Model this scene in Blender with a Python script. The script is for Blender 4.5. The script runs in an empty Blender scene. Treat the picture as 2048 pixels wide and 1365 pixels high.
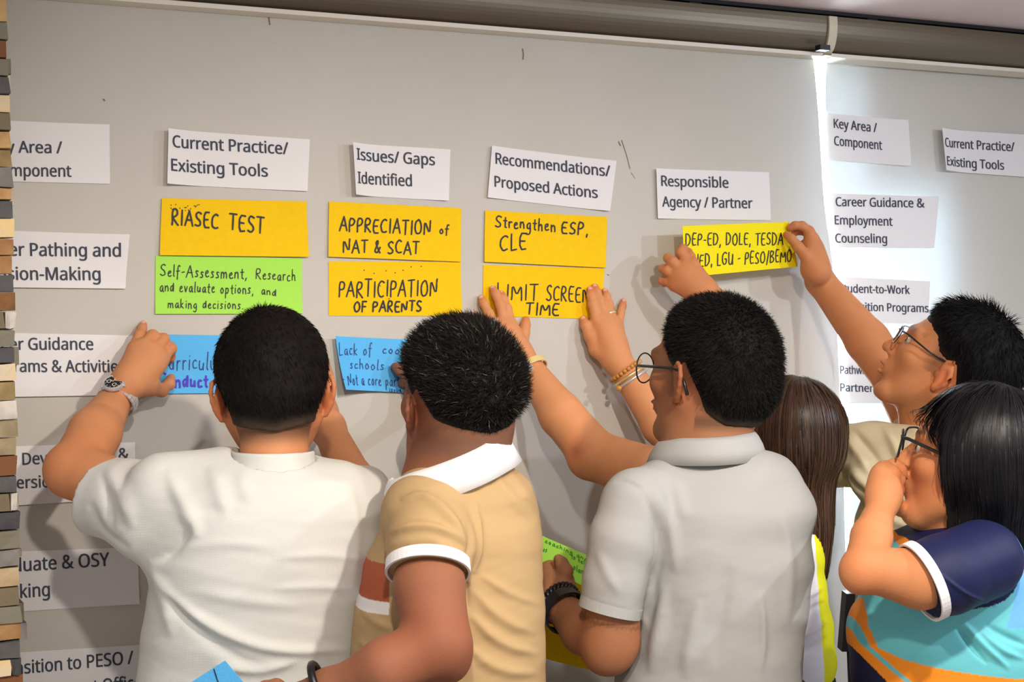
import bpy, math, random, os
import numpy as np
from mathutils import Vector, Matrix
random.seed(7)
RNG = np.random.default_rng(11)
f32 = np.float32
SC = bpy.context.scene
COL = SC.collection

# ------------------------------------------------------------------ camera
FPX, CXP, CYP = 2900.0, 1024.0, 682.5          # focal length and centre for a 2048 x 1365 frame
PSI, ROLL = math.radians(26.6), math.radians(1.6)
DWALL, HCAM = 2.65, 1.62
CAM = np.array([0.0, -DWALL, HCAM])
c_r0 = np.array([math.cos(PSI), -math.sin(PSI), 0.0])
c_u0 = np.array([0.0, 0.0, 1.0])
c_f = np.array([math.sin(PSI), math.cos(PSI), 0.0])
c_r = c_r0 * math.cos(ROLL) - c_u0 * math.sin(ROLL)
c_u = c_u0 * math.cos(ROLL) + c_r0 * math.sin(ROLL)
cd = bpy.data.cameras.new('camera'); cam = bpy.data.objects.new('camera', cd); COL.objects.link(cam)
cd.sensor_width = 36.0; cd.lens = FPX / 2048.0 * 36.0; cd.clip_start = 0.05
m = Matrix(((c_r[0], c_u[0], -c_f[0], CAM[0]), (c_r[1], c_u[1], -c_f[1], CAM[1]), (c_r[2], c_u[2], -c_f[2], CAM[2]), (0, 0, 0, 1)))
cam.matrix_world = m
SC.camera = cam

# ------------------------------------------------------------------ world, lamps, exposure
def lin(r, g, b):
    o = []
    for v in (r, g, b):
        v /= 255.0
        o.append(v / 12.92 if v <= 0.04045 else ((v + 0.055) / 1.055) ** 2.4)
    return tuple(o)
SC.view_settings.view_transform = 'Standard'; SC.view_settings.look = 'None'
SC.view_settings.exposure = 0.0; SC.view_settings.gamma = 1.0; SC.view_settings.use_curve_mapping = False
w = bpy.data.worlds.new('room_light'); SC.world = w; w.use_nodes = True
w.node_tree.nodes['Background'].inputs[0].default_value = (0.98, 0.97, 1.0, 1)
w.node_tree.nodes['Background'].inputs[1].default_value = 0.42
def spot(name, loc, target, power, colr, size=0.05, angle=120, blend=0.6):
    l = bpy.data.lights.new(name, 'SPOT'); l.energy = power; l.color = colr; l.shadow_soft_size = size
    l.spot_size = math.radians(angle); l.spot_blend = blend
    o = bpy.data.objects.new(name, l); COL.objects.link(o); o.location = loc
    o.rotation_euler = (Vector(target) - Vector(loc)).to_track_quat('-Z', 'Y').to_euler()
    return o
LAMPS = [((3.3, -2.1, 2.28), (0.78, 0.87, 1.0), 62, (1.7, 0, 0.5)), ((1.05, -1.95, 2.28), (1.0, 0.90, 0.78), 84, (1.15, 0, 0.4)),
         ((0.35, -1.95, 2.28), (1.0, 0.93, 0.83), 54, (0.6, 0, 0.3)), ((2.2, -2.2, 2.28), (0.86, 0.92, 1.0), 60, (1.9, 0, 0.5))]
for i, (lo, co, en, ta) in enumerate(LAMPS):
    spot('downlight_lamp', lo, ta, en, co, 0.035, 104, 1.0)
def area(name, loc, target, power, colr, sx, sy):
    l = bpy.data.lights.new(name, 'AREA'); l.energy = power; l.color = colr; l.shape = 'RECTANGLE'; l.size = sx; l.size_y = sy
    o = bpy.data.objects.new(name, l); COL.objects.link(o); o.location = loc
    o.rotation_euler = (Vector(target) - Vector(loc)).to_track_quat('-Z', 'Y').to_euler()
    return o
area('room_fill_light', (0.8, -3.9, 2.05), (1.3, -0.3, 1.9), 9, (1.0, 0.92, 0.84), 2.4, 1.2)  # added soft fill from behind the camera, lifts the ceiling and wall

# ------------------------------------------------------------------ pixel helpers (2048 x 1365 frame)
def ray(px, py):
    return c_f + c_r * ((px - CXP) / FPX) - c_u * ((py - CYP) / FPX)
def P(px, py, Z):
    return CAM + ray(px, py) * Z
def Wp(px, py, off=0.0):
    d = ray(px, py); t = (-off - CAM[1]) / d[1]
    return CAM + d * t
def topx(V):
    q = V - CAM; z = q @ c_f
    return CXP + FPX * (q @ c_r) / z, CYP - FPX * (q @ c_u) / z, z

# ------------------------------------------------------------------ materials
def mat(name, colr, rough=0.6, metal=0.0, spec=0.5, bump=0.0, bscale=200.0, var=0.0, vscale=8.0, attr=None, emit=0.0,
        trans=0.0, sss=0.0, alpha=1.0, aniso=None, weave=False, coat=0.0, vcol2=None, tcol=None):
    M = bpy.data.materials.new(name); M.use_nodes = True
    nt = M.node_tree; N = nt.nodes; L = nt.links; b = N['Principled BSDF']
    b.inputs['Roughness'].default_value = rough; b.inputs['Metallic'].default_value = metal
    b.inputs['Specular IOR Level'].default_value = spec
    b.inputs['Base Color'].default_value = (*colr, 1)
    tc = N.new('ShaderNodeTexCoord')
    src = None
    if attr:
        a = N.new('ShaderNodeAttribute'); a.attribute_name = attr; src = a.outputs['Color']
    if var > 0:
        n = N.new('ShaderNodeTexNoise'); n.inputs['Scale'].default_value = vscale; n.inputs['Detail'].default_value = 6
        L.new(tc.outputs['Object'], n.inputs['Vector'])
        mx = N.new('ShaderNodeMix'); mx.data_type = 'RGBA'; mx.blend_type = 'MULTIPLY' if vcol2 is None else 'MIX'
        r = N.new('ShaderNodeMapRange'); r.inputs[1].default_value = 0.3; r.inputs[2].default_value = 0.7
        L.new(n.outputs['Fac'], r.inputs[0])
        if src is None:
            mx.inputs[6].default_value = (*colr, 1)
        else:
            L.new(src, mx.inputs[6])
        if vcol2 is None:
            r.inputs[3].default_value = 1.0 - var; r.inputs[4].default_value = 1.0 + var * 0.4
            mx.inputs[0].default_value = 1.0
            L.new(r.outputs[0], mx.inputs[7])
        else:
            mx.inputs[7].default_value = (*vcol2, 1); r.inputs[4].default_value = var; L.new(r.outputs[0], mx.inputs[0])
        src = mx.outputs[2]
    if src is not None:
        L.new(src, b.inputs['Base Color'])
    if bump > 0:
        bp = N.new('ShaderNodeBump'); bp.inputs['Strength'].default_value = bump; bp.inputs['Distance'].default_value = 0.002
        if weave:
            w1 = N.new('ShaderNodeTexWave'); w1.inputs['Scale'].default_value = bscale; w1.bands_direction = 'Z'; w1.inputs['Distortion'].default_value = 1.5
            L.new(tc.outputs['Object'], w1.inputs['Vector'])
            w2 = N.new('ShaderNodeTexWave'); w2.inputs['Scale'].default_value = bscale; w2.bands_direction = 'X'; w2.inputs['Distortion'].default_value = 1.5
            L.new(tc.outputs['Object'], w2.inputs['Vector'])
            ad = N.new('ShaderNodeMath'); ad.operation = 'ADD'; L.new(w1.outputs['Fac'], ad.inputs[0]); L.new(w2.outputs['Fac'], ad.inputs[1])
            L.new(ad.outputs[0], bp.inputs['Height'])
        else:
            n2 = N.new('ShaderNodeTexNoise'); n2.inputs['Scale'].default_value = bscale; n2.inputs['Detail'].default_value = 4
            L.new(tc.outputs['Object'], n2.inputs['Vector']); L.new(n2.outputs['Fac'], bp.inputs['Height'])
        L.new(bp.outputs[0], b.inputs['Normal'])
    if sss > 0:
        b.inputs['Subsurface Weight'].default_value = sss
        b.inputs['Subsurface Radius'].default_value = (0.9, 0.35, 0.2); b.inputs['Subsurface Scale'].default_value = 0.008
    if emit > 0:
        b.inputs['Emission Color'].default_value = (*colr, 1); b.inputs['Emission Strength'].default_value = emit
    if coat > 0:
        b.inputs['Coat Weight'].default_value = coat
    if aniso is not None:
        b.inputs['Anisotropic'].default_value = aniso
    if trans > 0:     # thin cloth or paper that lets part of the light through
        tr = N.new('ShaderNodeBsdfTranslucent'); ms = N.new('ShaderNodeMixShader'); ms.inputs[0].default_value = trans
        if src is not None and tcol is None: L.new(src, tr.inputs['Color'])
        else: tr.inputs['Color'].default_value = (*(tcol or colr), 1)
        L.new(b.outputs[0], ms.inputs[1]); L.new(tr.outputs[0], ms.inputs[2]); L.new(ms.outputs[0], N['Material Output'].inputs['Surface'])
    if alpha < 1:
        b.inputs['Alpha'].default_value = alpha
    return M
def glassmat(name, tint=(1, 1, 1), a=0.12):
    M = mat(name, tint, rough=0.03, spec=0.6, alpha=a)
    return M

# ------------------------------------------------------------------ objects
def empty(name, loc, label=None, cat=None, group=None, kind=None):
    o = bpy.data.objects.new(name, None); COL.objects.link(o); o.location = [float(v) for v in loc]; o.empty_display_size = 0.1
    return tag(o, label, cat, group, kind)
def tag(o, label=None, cat=None, group=None, kind=None):
    if label: o['label'] = label
    if cat: o['category'] = cat
    if group: o['group'] = group
    if kind: o['kind'] = kind
    return o
def root_loc(o):
    v = np.zeros(3)
    while o is not None:
        v += np.array(o.location); o = o.parent
    return v
def obj(name, V, F, material, parent=None, smooth=False, loc=None, cols=None, label=None, mats=None, fmat=None):
    """V world coordinates; one mesh object, its origin at the parent's (or loc)."""
    V = np.asarray(V, dtype=float).reshape(-1, 3)
    me = bpy.data.meshes.new(name)
    off = root_loc(parent) if parent is not None else (np.array(loc, float) if loc is not None else V.mean(0))
    VL = (V - off).astype(f32)
    if isinstance(F, np.ndarray) and F.ndim == 2:
        n, kk = F.shape
        me.vertices.add(len(VL)); me.vertices.foreach_set('co', VL.ravel())
        me.loops.add(n * kk); me.loops.foreach_set('vertex_index', F.astype(np.int32).ravel())
        me.polygons.add(n); me.polygons.foreach_set('loop_start', np.arange(0, n * kk, kk, dtype=np.int32))
        me.update(calc_edges=True)
    else:
        me.from_pydata([tuple(map(float, v)) for v in VL], [], [tuple(int(i) for i in f) for f in F]); me.update()
    if smooth:
        me.polygons.foreach_set('use_smooth', np.ones(len(me.polygons), dtype=bool))
    if cols is not None:
        a = me.color_attributes.new('tint', 'FLOAT_COLOR', 'POINT')
        c4 = np.ones((len(V), 4), f32); c4[:, :3] = cols; a.data.foreach_set('color', c4.ravel())
    for mm in (mats or [material]):
        me.materials.append(mm)
    if fmat is not None:
        me.polygons.foreach_set('material_index', np.asarray(fmat, dtype=np.int32))
    me.validate()
    o = bpy.data.objects.new(name, me); COL.objects.link(o)
    if parent is not None: o.parent = parent
    else: o.location = [float(v) for v in off]
    if label: o['label'] = label
    return o

class MB:
    def __init__(s): s.V = []; s.F = []; s.n = 0
    def add(s, V, F):
        V = np.asarray(V, float).reshape(-1, 3)
        s.V.append(V); s.F += [tuple(int(i) + s.n for i in f) for f in F]; s.n += len(V); return s
    def box(s, c, R, hx, hy, hz):
        c = np.asarray(c, float); R = np.asarray(R, float)
        q = [c + R[0] * (hx * i) + R[1] * (hy * j) + R[2] * (hz * k) for i in (-1, 1) for j in (-1, 1) for k in (-1, 1)]
        return s.add(q, [(0, 1, 3, 2), (4, 6, 7, 5), (0, 4, 5, 1), (2, 3, 7, 6), (0, 2, 6, 4), (1, 5, 7, 3)])
    def tube(s, pts, r, n=8, closed=False, flat=None):
        pts = [np.asarray(p, float) for p in pts]; m_ = len(pts)
        rs = [r] * m_ if np.isscalar(r) else r
        V = []; up = None
        for i, p in enumerate(pts):
            a = pts[(i - 1) % m_] if (closed or i > 0) else p
            b = pts[(i + 1) % m_] if (closed or i < m_ - 1) else p
            t = b - a; t = t / (np.linalg.norm(t) + 1e-12)
            if up is None:
                up = np.array([0, 0, 1.0]) if abs(t[2]) < 0.9 else np.array([1.0, 0, 0])
            x = np.cross(t, up); x /= np.linalg.norm(x) + 1e-12; up = np.cross(x, t)
            for j in range(n):
                an = 2 * math.pi * j / n
                V.append(p + x * (math.cos(an) * rs[i]) + up * (math.sin(an) * rs[i] * (flat or 1.0)))
        F = []
        for i in range(m_ if closed else m_ - 1):
            for j in range(n):
                a = i * n + j; b = i * n + (j + 1) % n; c = ((i + 1) % m_) * n + (j + 1) % n; d = ((i + 1) % m_) * n + j
                F.append((a, b, c, d))
        if not closed:
            F.append(tuple(range(n - 1, -1, -1))); F.append(tuple(range((m_ - 1) * n, m_ * n)))
        return s.add(V, F)
    def ellip(s, c, R, r, nu=12, nv=8):
        V = []; F = []
        for i in range(nv + 1):
            ph = math.pi * i / nv
            for j in range(nu):
                th = 2 * math.pi * j / nu
                l = (math.sin(ph) * math.cos(th) * r[0], math.sin(ph) * math.sin(th) * r[1], math.cos(ph) * r[2])
                V.append(np.asarray(c) + R[0] * l[0] + R[1] * l[1] + R[2] * l[2])
        for i in range(nv):
            for j in range(nu):
                F.append((i * nu + j, (i + 1) * nu + j, (i + 1) * nu + (j + 1) % nu, i * nu + (j + 1) % nu))
        return s.add(V, F)
    def disc(s, c, x, y, r, r2=None, n=24, h=0.0, nrm=None):
        """flat disc (or ring from r2 to r) with height h along nrm"""
        c = np.asarray(c, float); V = []; F = []
        for j in range(n):
            a = 2 * math.pi * j / n; d = x * math.cos(a) + y * math.sin(a)
            V.append(c + d * r); V.append(c + d * (r2 or 0.0))
        for j in range(n):
            k = (j + 1) % n; F.append((2 * j, 2 * k, 2 * k + 1, 2 * j + 1))
        if h and nrm is not None:
            m_ = len(V); V += [v - nrm * h for v in V]
            for j in range(n):
                k = (j + 1) % n; F.append((2 * j, m_ + 2 * j, m_ + 2 * k, 2 * k))
        return s.add(V, F)
    def build(s, name, material, parent=None, **kw):
        return obj(name, np.vstack(s.V), s.F, material, parent, **kw)
I3 = np.eye(3)
def nz(v): v = np.asarray(v, float); return v / (np.linalg.norm(v) + 1e-12)

# ------------------------------------------------------------------ implicit surfaces
class Field:
    def __init__(s, lo, hi, h):
        s.h = h; s.lo = np.array(lo, float) - 4 * h
        n = np.ceil((np.array(hi, float) + 4 * h - s.lo) / h).astype(int) + 1
        s.n = n; s.F = np.full(tuple(n), 0.2, dtype=f32)
    def sub_(s, lo, hi):
        a = np.clip(np.floor((lo - s.lo) / s.h).astype(int), 0, s.n); b = np.clip(np.ceil((hi - s.lo) / s.h).astype(int) + 1, 0, s.n)
        if np.any(b <= a): return None, None
        g = [(s.lo[i] + s.h * np.arange(a[i], b[i])).astype(f32) for i in range(3)]
        X = (g[0][:, None, None], g[1][None, :, None], g[2][None, None, :])
        return (slice(a[0], b[0]), slice(a[1], b[1]), slice(a[2], b[2])), X
    def blend(s, sl, d, k, mode):
        A = s.F[sl]
        if mode == 'add':
            if k <= 0: s.F[sl] = np.minimum(A, d)
            else:
                hh = np.maximum(k - np.abs(A - d), 0) / k
                s.F[sl] = np.minimum(A, d) - hh * hh * (k * 0.25)
        else:
            d = -d
            if k <= 0: s.F[sl] = np.maximum(A, d)
            else:
                hh = np.maximum(k - np.abs(A - d), 0) / k
                s.F[sl] = np.maximum(A, d) + hh * hh * (k * 0.25)
    def rc(s, a, b, ra, rb, k=0.01, mode='add', squash=None):
        """round cone; squash=(dir, factor) flattens it along dir"""
        a = np.asarray(a, float); b = np.asarray(b, float); R = max(ra, rb) + k + 2 * s.h
        sl, X = s.sub_(np.minimum(a, b) - R, np.maximum(a, b) + R)
        if sl is None: return s
        ba = b - a; L2 = float(ba @ ba) + 1e-9
        q = [X[i] - f32(a[i]) for i in range(3)]
        t = np.clip((q[0] * ba[0] + q[1] * ba[1] + q[2] * ba[2]) / L2, 0, 1).astype(f32)
        q = [q[i] - t * f32(ba[i]) for i in range(3)]
        d2 = q[0] ** 2 + q[1] ** 2 + q[2] ** 2
        if squash is not None:
            n_, fa = squash; dn = q[0] * n_[0] + q[1] * n_[1] + q[2] * n_[2]
            d2 = d2 + dn * dn * (1 / (fa * fa) - 1)
        d = np.sqrt(np.maximum(d2, 0)) - (ra + (rb - ra) * t)
        if squash is not None: d = d * squash[1] ** 0.5
        s.blend(sl, d.astype(f32), k, mode); return s
    def el(s, c, r, R=None, k=0.01, mode='add'):
        c = np.asarray(c, float); R = np.eye(3) if R is None else np.asarray(R, float); r = np.asarray(r, float)
        E = float(r.max()) + k + 2 * s.h
        sl, X = s.sub_(c - E, c + E)
        if sl is None: return s
        q = [X[i] - f32(c[i]) for i in range(3)]
        k0 = 0; k1 = 0
        for i in range(3):
            l = q[0] * R[i][0] + q[1] * R[i][1] + q[2] * R[i][2]
            k0 = k0 + (l / r[i]) ** 2; k1 = k1 + (l / (r[i] ** 2)) ** 2
        k0 = np.sqrt(k0); k1 = np.sqrt(k1) + 1e-6
        s.blend(sl, (k0 * (k0 - 1) / k1).astype(f32), k, mode); return s
    def loft(s, rows, side, k=0.02, p=2.4, cap=0.6):
        """rows (centre, half_width, half_depth); elliptic cross-sections joined one by one"""
        side = nz(side)
        for (c0, w0, d0), (c1, w1, d1) in zip(rows[:-1], rows[1:]):
            c0 = np.asarray(c0, float); c1 = np.asarray(c1, float)
            R_ = max(w0, w1, d0, d1) + k + 2 * s.h
            sl, X = s.sub_(np.minimum(c0, c1) - R_, np.maximum(c0, c1) + R_)
            if sl is None: continue
            ba = c1 - c0; L2 = float(ba @ ba) + 1e-9; ax = nz(ba)
            sd = nz(side - ax * (side @ ax)); fr = np.cross(sd, ax)
            q = [X[i] - f32(c0[i]) for i in range(3)]
            t = np.clip((q[0] * ba[0] + q[1] * ba[1] + q[2] * ba[2]) / L2, 0, 1).astype(f32)
            q = [q[i] - t * f32(ba[i]) for i in range(3)]
            w_ = w0 + (w1 - w0) * t; d_ = d0 + (d1 - d0) * t; cp = np.minimum(w_, d_) * cap
            a_ = np.abs(q[0] * sd[0] + q[1] * sd[1] + q[2] * sd[2]) / w_
            b_ = np.abs(q[0] * fr[0] + q[1] * fr[1] + q[2] * fr[2]) / d_
            e_ = np.abs(q[0] * ax[0] + q[1] * ax[1] + q[2] * ax[2]) / cp
            k0 = (a_ ** p + b_ ** p + e_ ** p) ** (1 / p)
            d = (k0 - 1) * np.minimum(w_, d_)
            s.blend(sl, d.astype(f32), k, 'add')
        return s
    def cut(s, c, n, r=None, k=0.0):
        """remove what lies beyond the plane (c, n), within radius r of c"""
        c = np.asarray(c, float); n = nz(n)
        E = (r or 9.0)
        sl, X = s.sub_(c - E, c + E)
        if sl is None: return s
        q = [X[i] - f32(c[i]) for i in range(3)]
        d = (q[0] * n[0] + q[1] * n[1] + q[2] * n[2]).astype(f32)
        if r:
            rr = np.sqrt(q[0] ** 2 + q[1] ** 2 + q[2] ** 2); d = np.minimum(d, (r * 0.95 - rr).astype(f32))
        s.F[sl] = np.maximum(s.F[sl], d); return s
    def cuth(s, z, up=True):
        d = (s.lo[2] + s.h * np.arange(s.n[2])).astype(f32) - z
        s.F = np.maximum(s.F, (d if up else -d)[None, None, :]); return s
    def mesh(s, smooth=1):
        F = s.F; h = s.h; S = F < 0
        c = None
        for i in (0, 1):
            for j in (0, 1):
                for k in (0, 1):
                    v = S[i:S.shape[0] - 1 + i, j:S.shape[1] - 1 + j, k:S.shape[2] - 1 + k].astype(np.int8)
                    c = v if c is None else c + v
        act = (c > 0) & (c < 8)
        I, J, K = np.nonzero(act); n = len(I)
        vid = np.full(act.shape, -1, np.int32); vid[I, J, K] = np.arange(n)
        acc = np.zeros((n, 3)); cnt = np.zeros(n)
        cor = [(i, j, k) for i in (0, 1) for j in (0, 1) for k in (0, 1)]
        val = {q: F[I + q[0], J + q[1], K + q[2]].astype(float) for q in cor}
        for a in cor:
            for ax in range(3):
                if a[ax] == 1: continue
                b = list(a); b[ax] = 1; b = tuple(b)
                va, vb = val[a], val[b]; m_ = (va < 0) != (vb < 0)
                t = np.where(m_, va / np.where(m_, va - vb, 1), 0)
                p = np.tile(np.array(a, float), (n, 1)); p[:, ax] = t
                acc[m_] += p[m_]; cnt[m_] += 1
        V = acc / np.maximum(cnt, 1)[:, None] + np.stack([I, J, K], 1)
        V = s.lo + V * h
        Q = []
        for ax in range(3):
            A = np.take(S, range(0, S.shape[ax] - 1), ax); B = np.take(S, range(1, S.shape[ax]), ax)
            D = A != B
            i, j, k = np.nonzero(D); e = np.stack([i, j, k], 1)
            o1, o2 = [q for q in range(3) if q != ax]
            ok = (e[:, o1] > 0) & (e[:, o2] > 0) & (e[:, o1] < S.shape[o1] - 1) & (e[:, o2] < S.shape[o2] - 1)
            e = e[ok]; ins = S[e[:, 0], e[:, 1], e[:, 2]]
            def g(a1, a2):
                u = e.copy(); u[:, o1] -= a1; u[:, o2] -= a2; return vid[u[:, 0], u[:, 1], u[:, 2]]
            q = np.stack([g(1, 1), g(0, 1), g(0, 0), g(1, 0)], 1)
            flip = ins if ax != 1 else ~ins
            q[~flip] = q[~flip][:, ::-1]
            Q.append(q)
        Q = np.vstack(Q); Q = Q[(Q >= 0).all(1)]
        for _ in range(smooth):
            V = relax(V, Q)
        return V, Q
def relax(V, Q, w_=0.5):
    A = np.zeros_like(V); C_ = np.zeros(len(V))
    for a, b in ((0, 1), (1, 2), (2, 3), (3, 0)):
        for x in range(3):
            A[:, x] += np.bincount(Q[:, a], V[Q[:, b], x], len(V)) + np.bincount(Q[:, b], V[Q[:, a], x], len(V))
        C_ += np.bincount(Q[:, a], minlength=len(V)) + np.bincount(Q[:, b], minlength=len(V))
    return V * (1 - w_) + w_ * A / np.maximum(C_, 1)[:, None]
def normals(V, Q):
    n = np.cross(V[Q[:, 2]] - V[Q[:, 0]], V[Q[:, 3]] - V[Q[:, 1]])
    N = np.zeros_like(V)
    for c in range(4):
        for x in range(3): N[:, x] += np.bincount(Q[:, c], n[:, x], len(V))
    return N / (np.linalg.norm(N, axis=1)[:, None] + 1e-12)
def snoise(V, scale, seed=0, oct_=3):
    r = np.random.default_rng(seed); out = np.zeros(len(V)); amp = 1; tot = 0
    for o in range(oct_):
        for _ in range(5):
            d = r.normal(size=3); d /= np.linalg.norm(d)
            out += amp * np.sin(V @ d * scale * (0.6 + 0.8 * r.random()) + r.random() * 6.28); tot += amp * 0.6
        scale *= 2; amp *= 0.5
    return out / tot
def subdiv(V, Q):
    E = np.sort(np.vstack([Q[:, [0, 1]], Q[:, [1, 2]], Q[:, [2, 3]], Q[:, [3, 0]]]), 1)
    key = E[:, 0].astype(np.int64) * len(V) + E[:, 1]; u, inv = np.unique(key, return_inverse=True)
    a, b = u // len(V), u % len(V); M_ = (V[a] + V[b]) / 2; C_ = V[Q].mean(1); n = len(Q)
    e = [inv[i * n:(i + 1) * n] + len(V) for i in range(4)]; c = np.arange(n) + len(V) + len(u)
    q = [np.stack([Q[:, i], e[i], c, e[i - 1]], 1) for i in range(4)]
    V2, Q2 = np.vstack([V, M_, C_]), np.vstack(q)
    return relax(V2, Q2, .35), Q2
def seg_dist(V, pts):
    best = np.full(len(V), 9.0)
    for a, b in zip(pts[:-1], pts[1:]):
        a = np.asarray(a); d = np.asarray(b) - a; t = np.clip((V - a) @ d / (d @ d), 0, 1)
        best = np.minimum(best, np.linalg.norm(V - a - t[:, None] * d, axis=1))
    return best
def folds(V, N, lst):
    """raise soft ridges / press creases; lst of (polyline in frame pixels, width px, height m)"""
    x, y, z = topx(V); face = np.clip(-(N @ c_f) * 1.6, 0, 1)
    D = np.zeros(len(V))
    for pl, wd, am in lst:
        # round the path, then fade the fold out towards both ends
        for _ in range(2):
            q = [pl[0]]
            for a, b in zip(pl[:-1], pl[1:]):
                q += [(.75 * a[0] + .25 * b[0], .75 * a[1] + .25 * b[1]), (.25 * a[0] + .75 * b[0], .25 * a[1] + .75 * b[1])]
            pl = q + [pl[-1]]
        seg = [math.hypot(b[0] - a[0], b[1] - a[1]) for a, b in zip(pl[:-1], pl[1:])]; tot = sum(seg); acc = 0
        best = np.full(len(V), 1e9); par = np.zeros(len(V))
        for (x0, y0), (x1, y1), sl in zip(pl[:-1], pl[1:], seg):
            dx, dy = x1 - x0, y1 - y0; L2 = dx * dx + dy * dy + 1e-9
            t = np.clip(((x - x0) * dx + (y - y0) * dy) / L2, 0, 1)
            d = np.hypot(x - x0 - t * dx, y - y0 - t * dy); m_ = d < best
            best[m_] = d[m_]; par[m_] = (acc + t[m_] * sl) / tot; acc += sl
        w_ = wd * (.75 + .5 * np.sin(par * math.pi))
        D += 1.35 * am * np.exp(-(best / w_) ** 2) * np.clip(np.minimum(par, 1 - par) / .3, 0, 1) ** .8
    return V + N * (D * face)[:, None]
# ================================================================== setting
M_blind = mat('blind_fabric', lin(222, 217, 207), rough=0.85, spec=0.2, bump=0.25, bscale=900, var=0.05, vscale=3, trans=0.16, tcol=lin(212, 222, 232))
M_ceil = mat('ceiling_paint', lin(236, 222, 224), rough=0.9, spec=0.1, bump=0.1, bscale=300)
M_wallp = mat('wall_paint', lin(200, 195, 188), rough=0.9)
M_floor = mat('floor_tile', lin(196, 184, 170), rough=0.4, var=0.2, vscale=4)
M_cas = mat('cassette_metal', lin(112, 102, 84), rough=0.36, metal=0.4, spec=0.6)
M_rail = mat('white_rail', lin(238, 232, 218), rough=0.4)
M_dark = mat('dark_gap', lin(18, 16, 18), rough=0.7)
M_black = mat('black_plastic', lin(22, 20, 26), rough=0.4)
M_cream = mat('cream_cap', lin(214, 204, 178), rough=0.45)
M_day = mat('daylight_pane', (0.80, 0.92, 1.0), rough=0.2, emit=34.0)

XL, XR = -0.6, 3.9
ZC = 2.346
def boxo(name, lo, hi, material, parent=None, **kw):
    b = MB(); lo = np.array(lo, float); hi = np.array(hi, float)
    b.box((lo + hi) / 2, I3, *((hi - lo) / 2)); return b.build(name, material, parent, **kw)
tag(boxo('floor', (XL, -4.2, -0.05), (XR, 0.30, 0.0), M_floor), kind='structure')
tag(boxo('ceiling', (XL, -3.0, ZC), (XR, 0.30, ZC + 0.06), M_ceil), kind='structure')
# wall behind the blinds with a window opening
wx0, wx1, wx2 = Wp(1600, 500, -.11)[0], Wp(1682, 500, -.11)[0], Wp(1850, 500, -.11)[0]
wz0, wz1 = 1.10, 2.246
wzm = Wp(1740, 375)[2]
wb = MB()
for lo, hi in (((XL, 0.085, 0), (wx0, 0.26, ZC)), ((wx2, 0.085, 0), (XR, 0.26, ZC)), ((wx0, 0.085, 0), (wx2, 0.26, wz0)), ((wx0, 0.085, wz1), (wx2, 0.26, ZC)), ((wx1, 0.085, wzm), (wx2, 0.26, wz1))):
    lo = np.array(lo, float); hi = np.array(hi, float); wb.box((lo + hi) / 2, I3, *((hi - lo) / 2))
tag(wb.build('wall_front', M_wallp), kind='structure')
for nm, xa, xb, za, zb_ in (('window_1', wx0, wx1, wz0, wz1), ('window_2', wx1, wx2, wz0, wzm)):
    win = empty(nm, ((xa + xb) / 2, 0.2, za), kind='structure')
    fr = MB()
    for lo, hi in (((xa, .105, za), (xa + .005, .14, zb_)), ((xb - .005, .105, za), (xb, .14, zb_)), ((xa, .105, za), (xb, .14, za + .02)), ((xa, .105, zb_ - .006), (xb, .14, zb_))):
        lo = np.array(lo, float); hi = np.array(hi, float); fr.box((lo + hi) / 2, I3, *((hi - lo) / 2))
    fr.build('window_frame', M_rail, win)
    boxo('window_pane', (xa + .005, .112, za + .02), (xb - .005, .120, zb_ - .006), M_day, win)

# ---- roller blinds
def sheet(name, left, right, material, parent, thick=0.0012, nz_=40, nx=24, ripple=None):
    """cloth between two edge polylines [(x, y, z)...] given top to bottom"""
    V = []; F = []
    for side in (0, 1):
        for j in range(nz_ + 1):
            t = j / nz_
            def at(pl):
                s = t * (len(pl) - 1); i = min(int(s), len(pl) - 2); u = s - i; return np.array(pl[i]) * (1 - u) + np.array(pl[i + 1]) * u
            a, b = at(left), at(right)
            for i in range(nx + 1):
                u = i / nx; p = a * (1 - u) + b * u
                if ripple: p = p + np.array([0, ripple(u, t), 0])
                V.append(p + np.array([0, -thick * side, 0]))
    m_ = (nz_ + 1) * (nx + 1)
    for j in range(nz_):
        for i in range(nx):
            a = j * (nx + 1) + i; q = (a, a + 1, a + nx + 2, a + nx + 1)
            F.append(q); F.append(tuple(x + m_ for x in q[::-1]))
    return obj(name, V, F, material, parent, smooth=True)
def edge(pix, off, y=None):
    out = []
    for px, py in pix:
        p = Wp(px, py, off); out.append((p[0], p[1], p[2]))
    return out
zt, zb = 2.250, 0.55
def X_at(px, py, off=0.0): return Wp(px, py, off)[0]
def edgecol(pix, off):
    pts = [Wp(px, py, off) for px, py in pix]
    zs = np.linspace(zt, zb, 30); xs = np.interp(-zs, [-p[2] for p in pts], [p[0] for p in pts])
    return [(x, -off, z) for x, z in zip(xs, zs)]
bl = empty('roller_blind', (1.0, 0, zt), 'left grey fabric roller blind carrying five columns of cards', 'blind')
eL = [(0.05, 0, z) for z in np.linspace(zt, zb, 30)]
eR = edgecol([(1625, 108), (1632, 185), (1636, 281), (1641, 387), (1645, 440), (1655, 500), (1665, 600), (1670, 720), (1677, 850), (1686, 970), (1690, 1060), (1692, 1250)], 0.0)
sheet('fabric', eL, eR, M_blind, bl, ripple=lambda u, t: -0.004 * math.sin(u * 3.1) * t - 0.012 * max(0, (u - 0.93) / 0.07) ** 2 * math.sin(min(1, t * 1.6) * math.pi))
boxo('bottom_bar', (0.05, -0.012, zb - 0.02), (eR[-1][0], 0.008, zb), M_rail, bl)
M_mark = mat('scuff', lin(132, 118, 92), rough=0.9)
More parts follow.
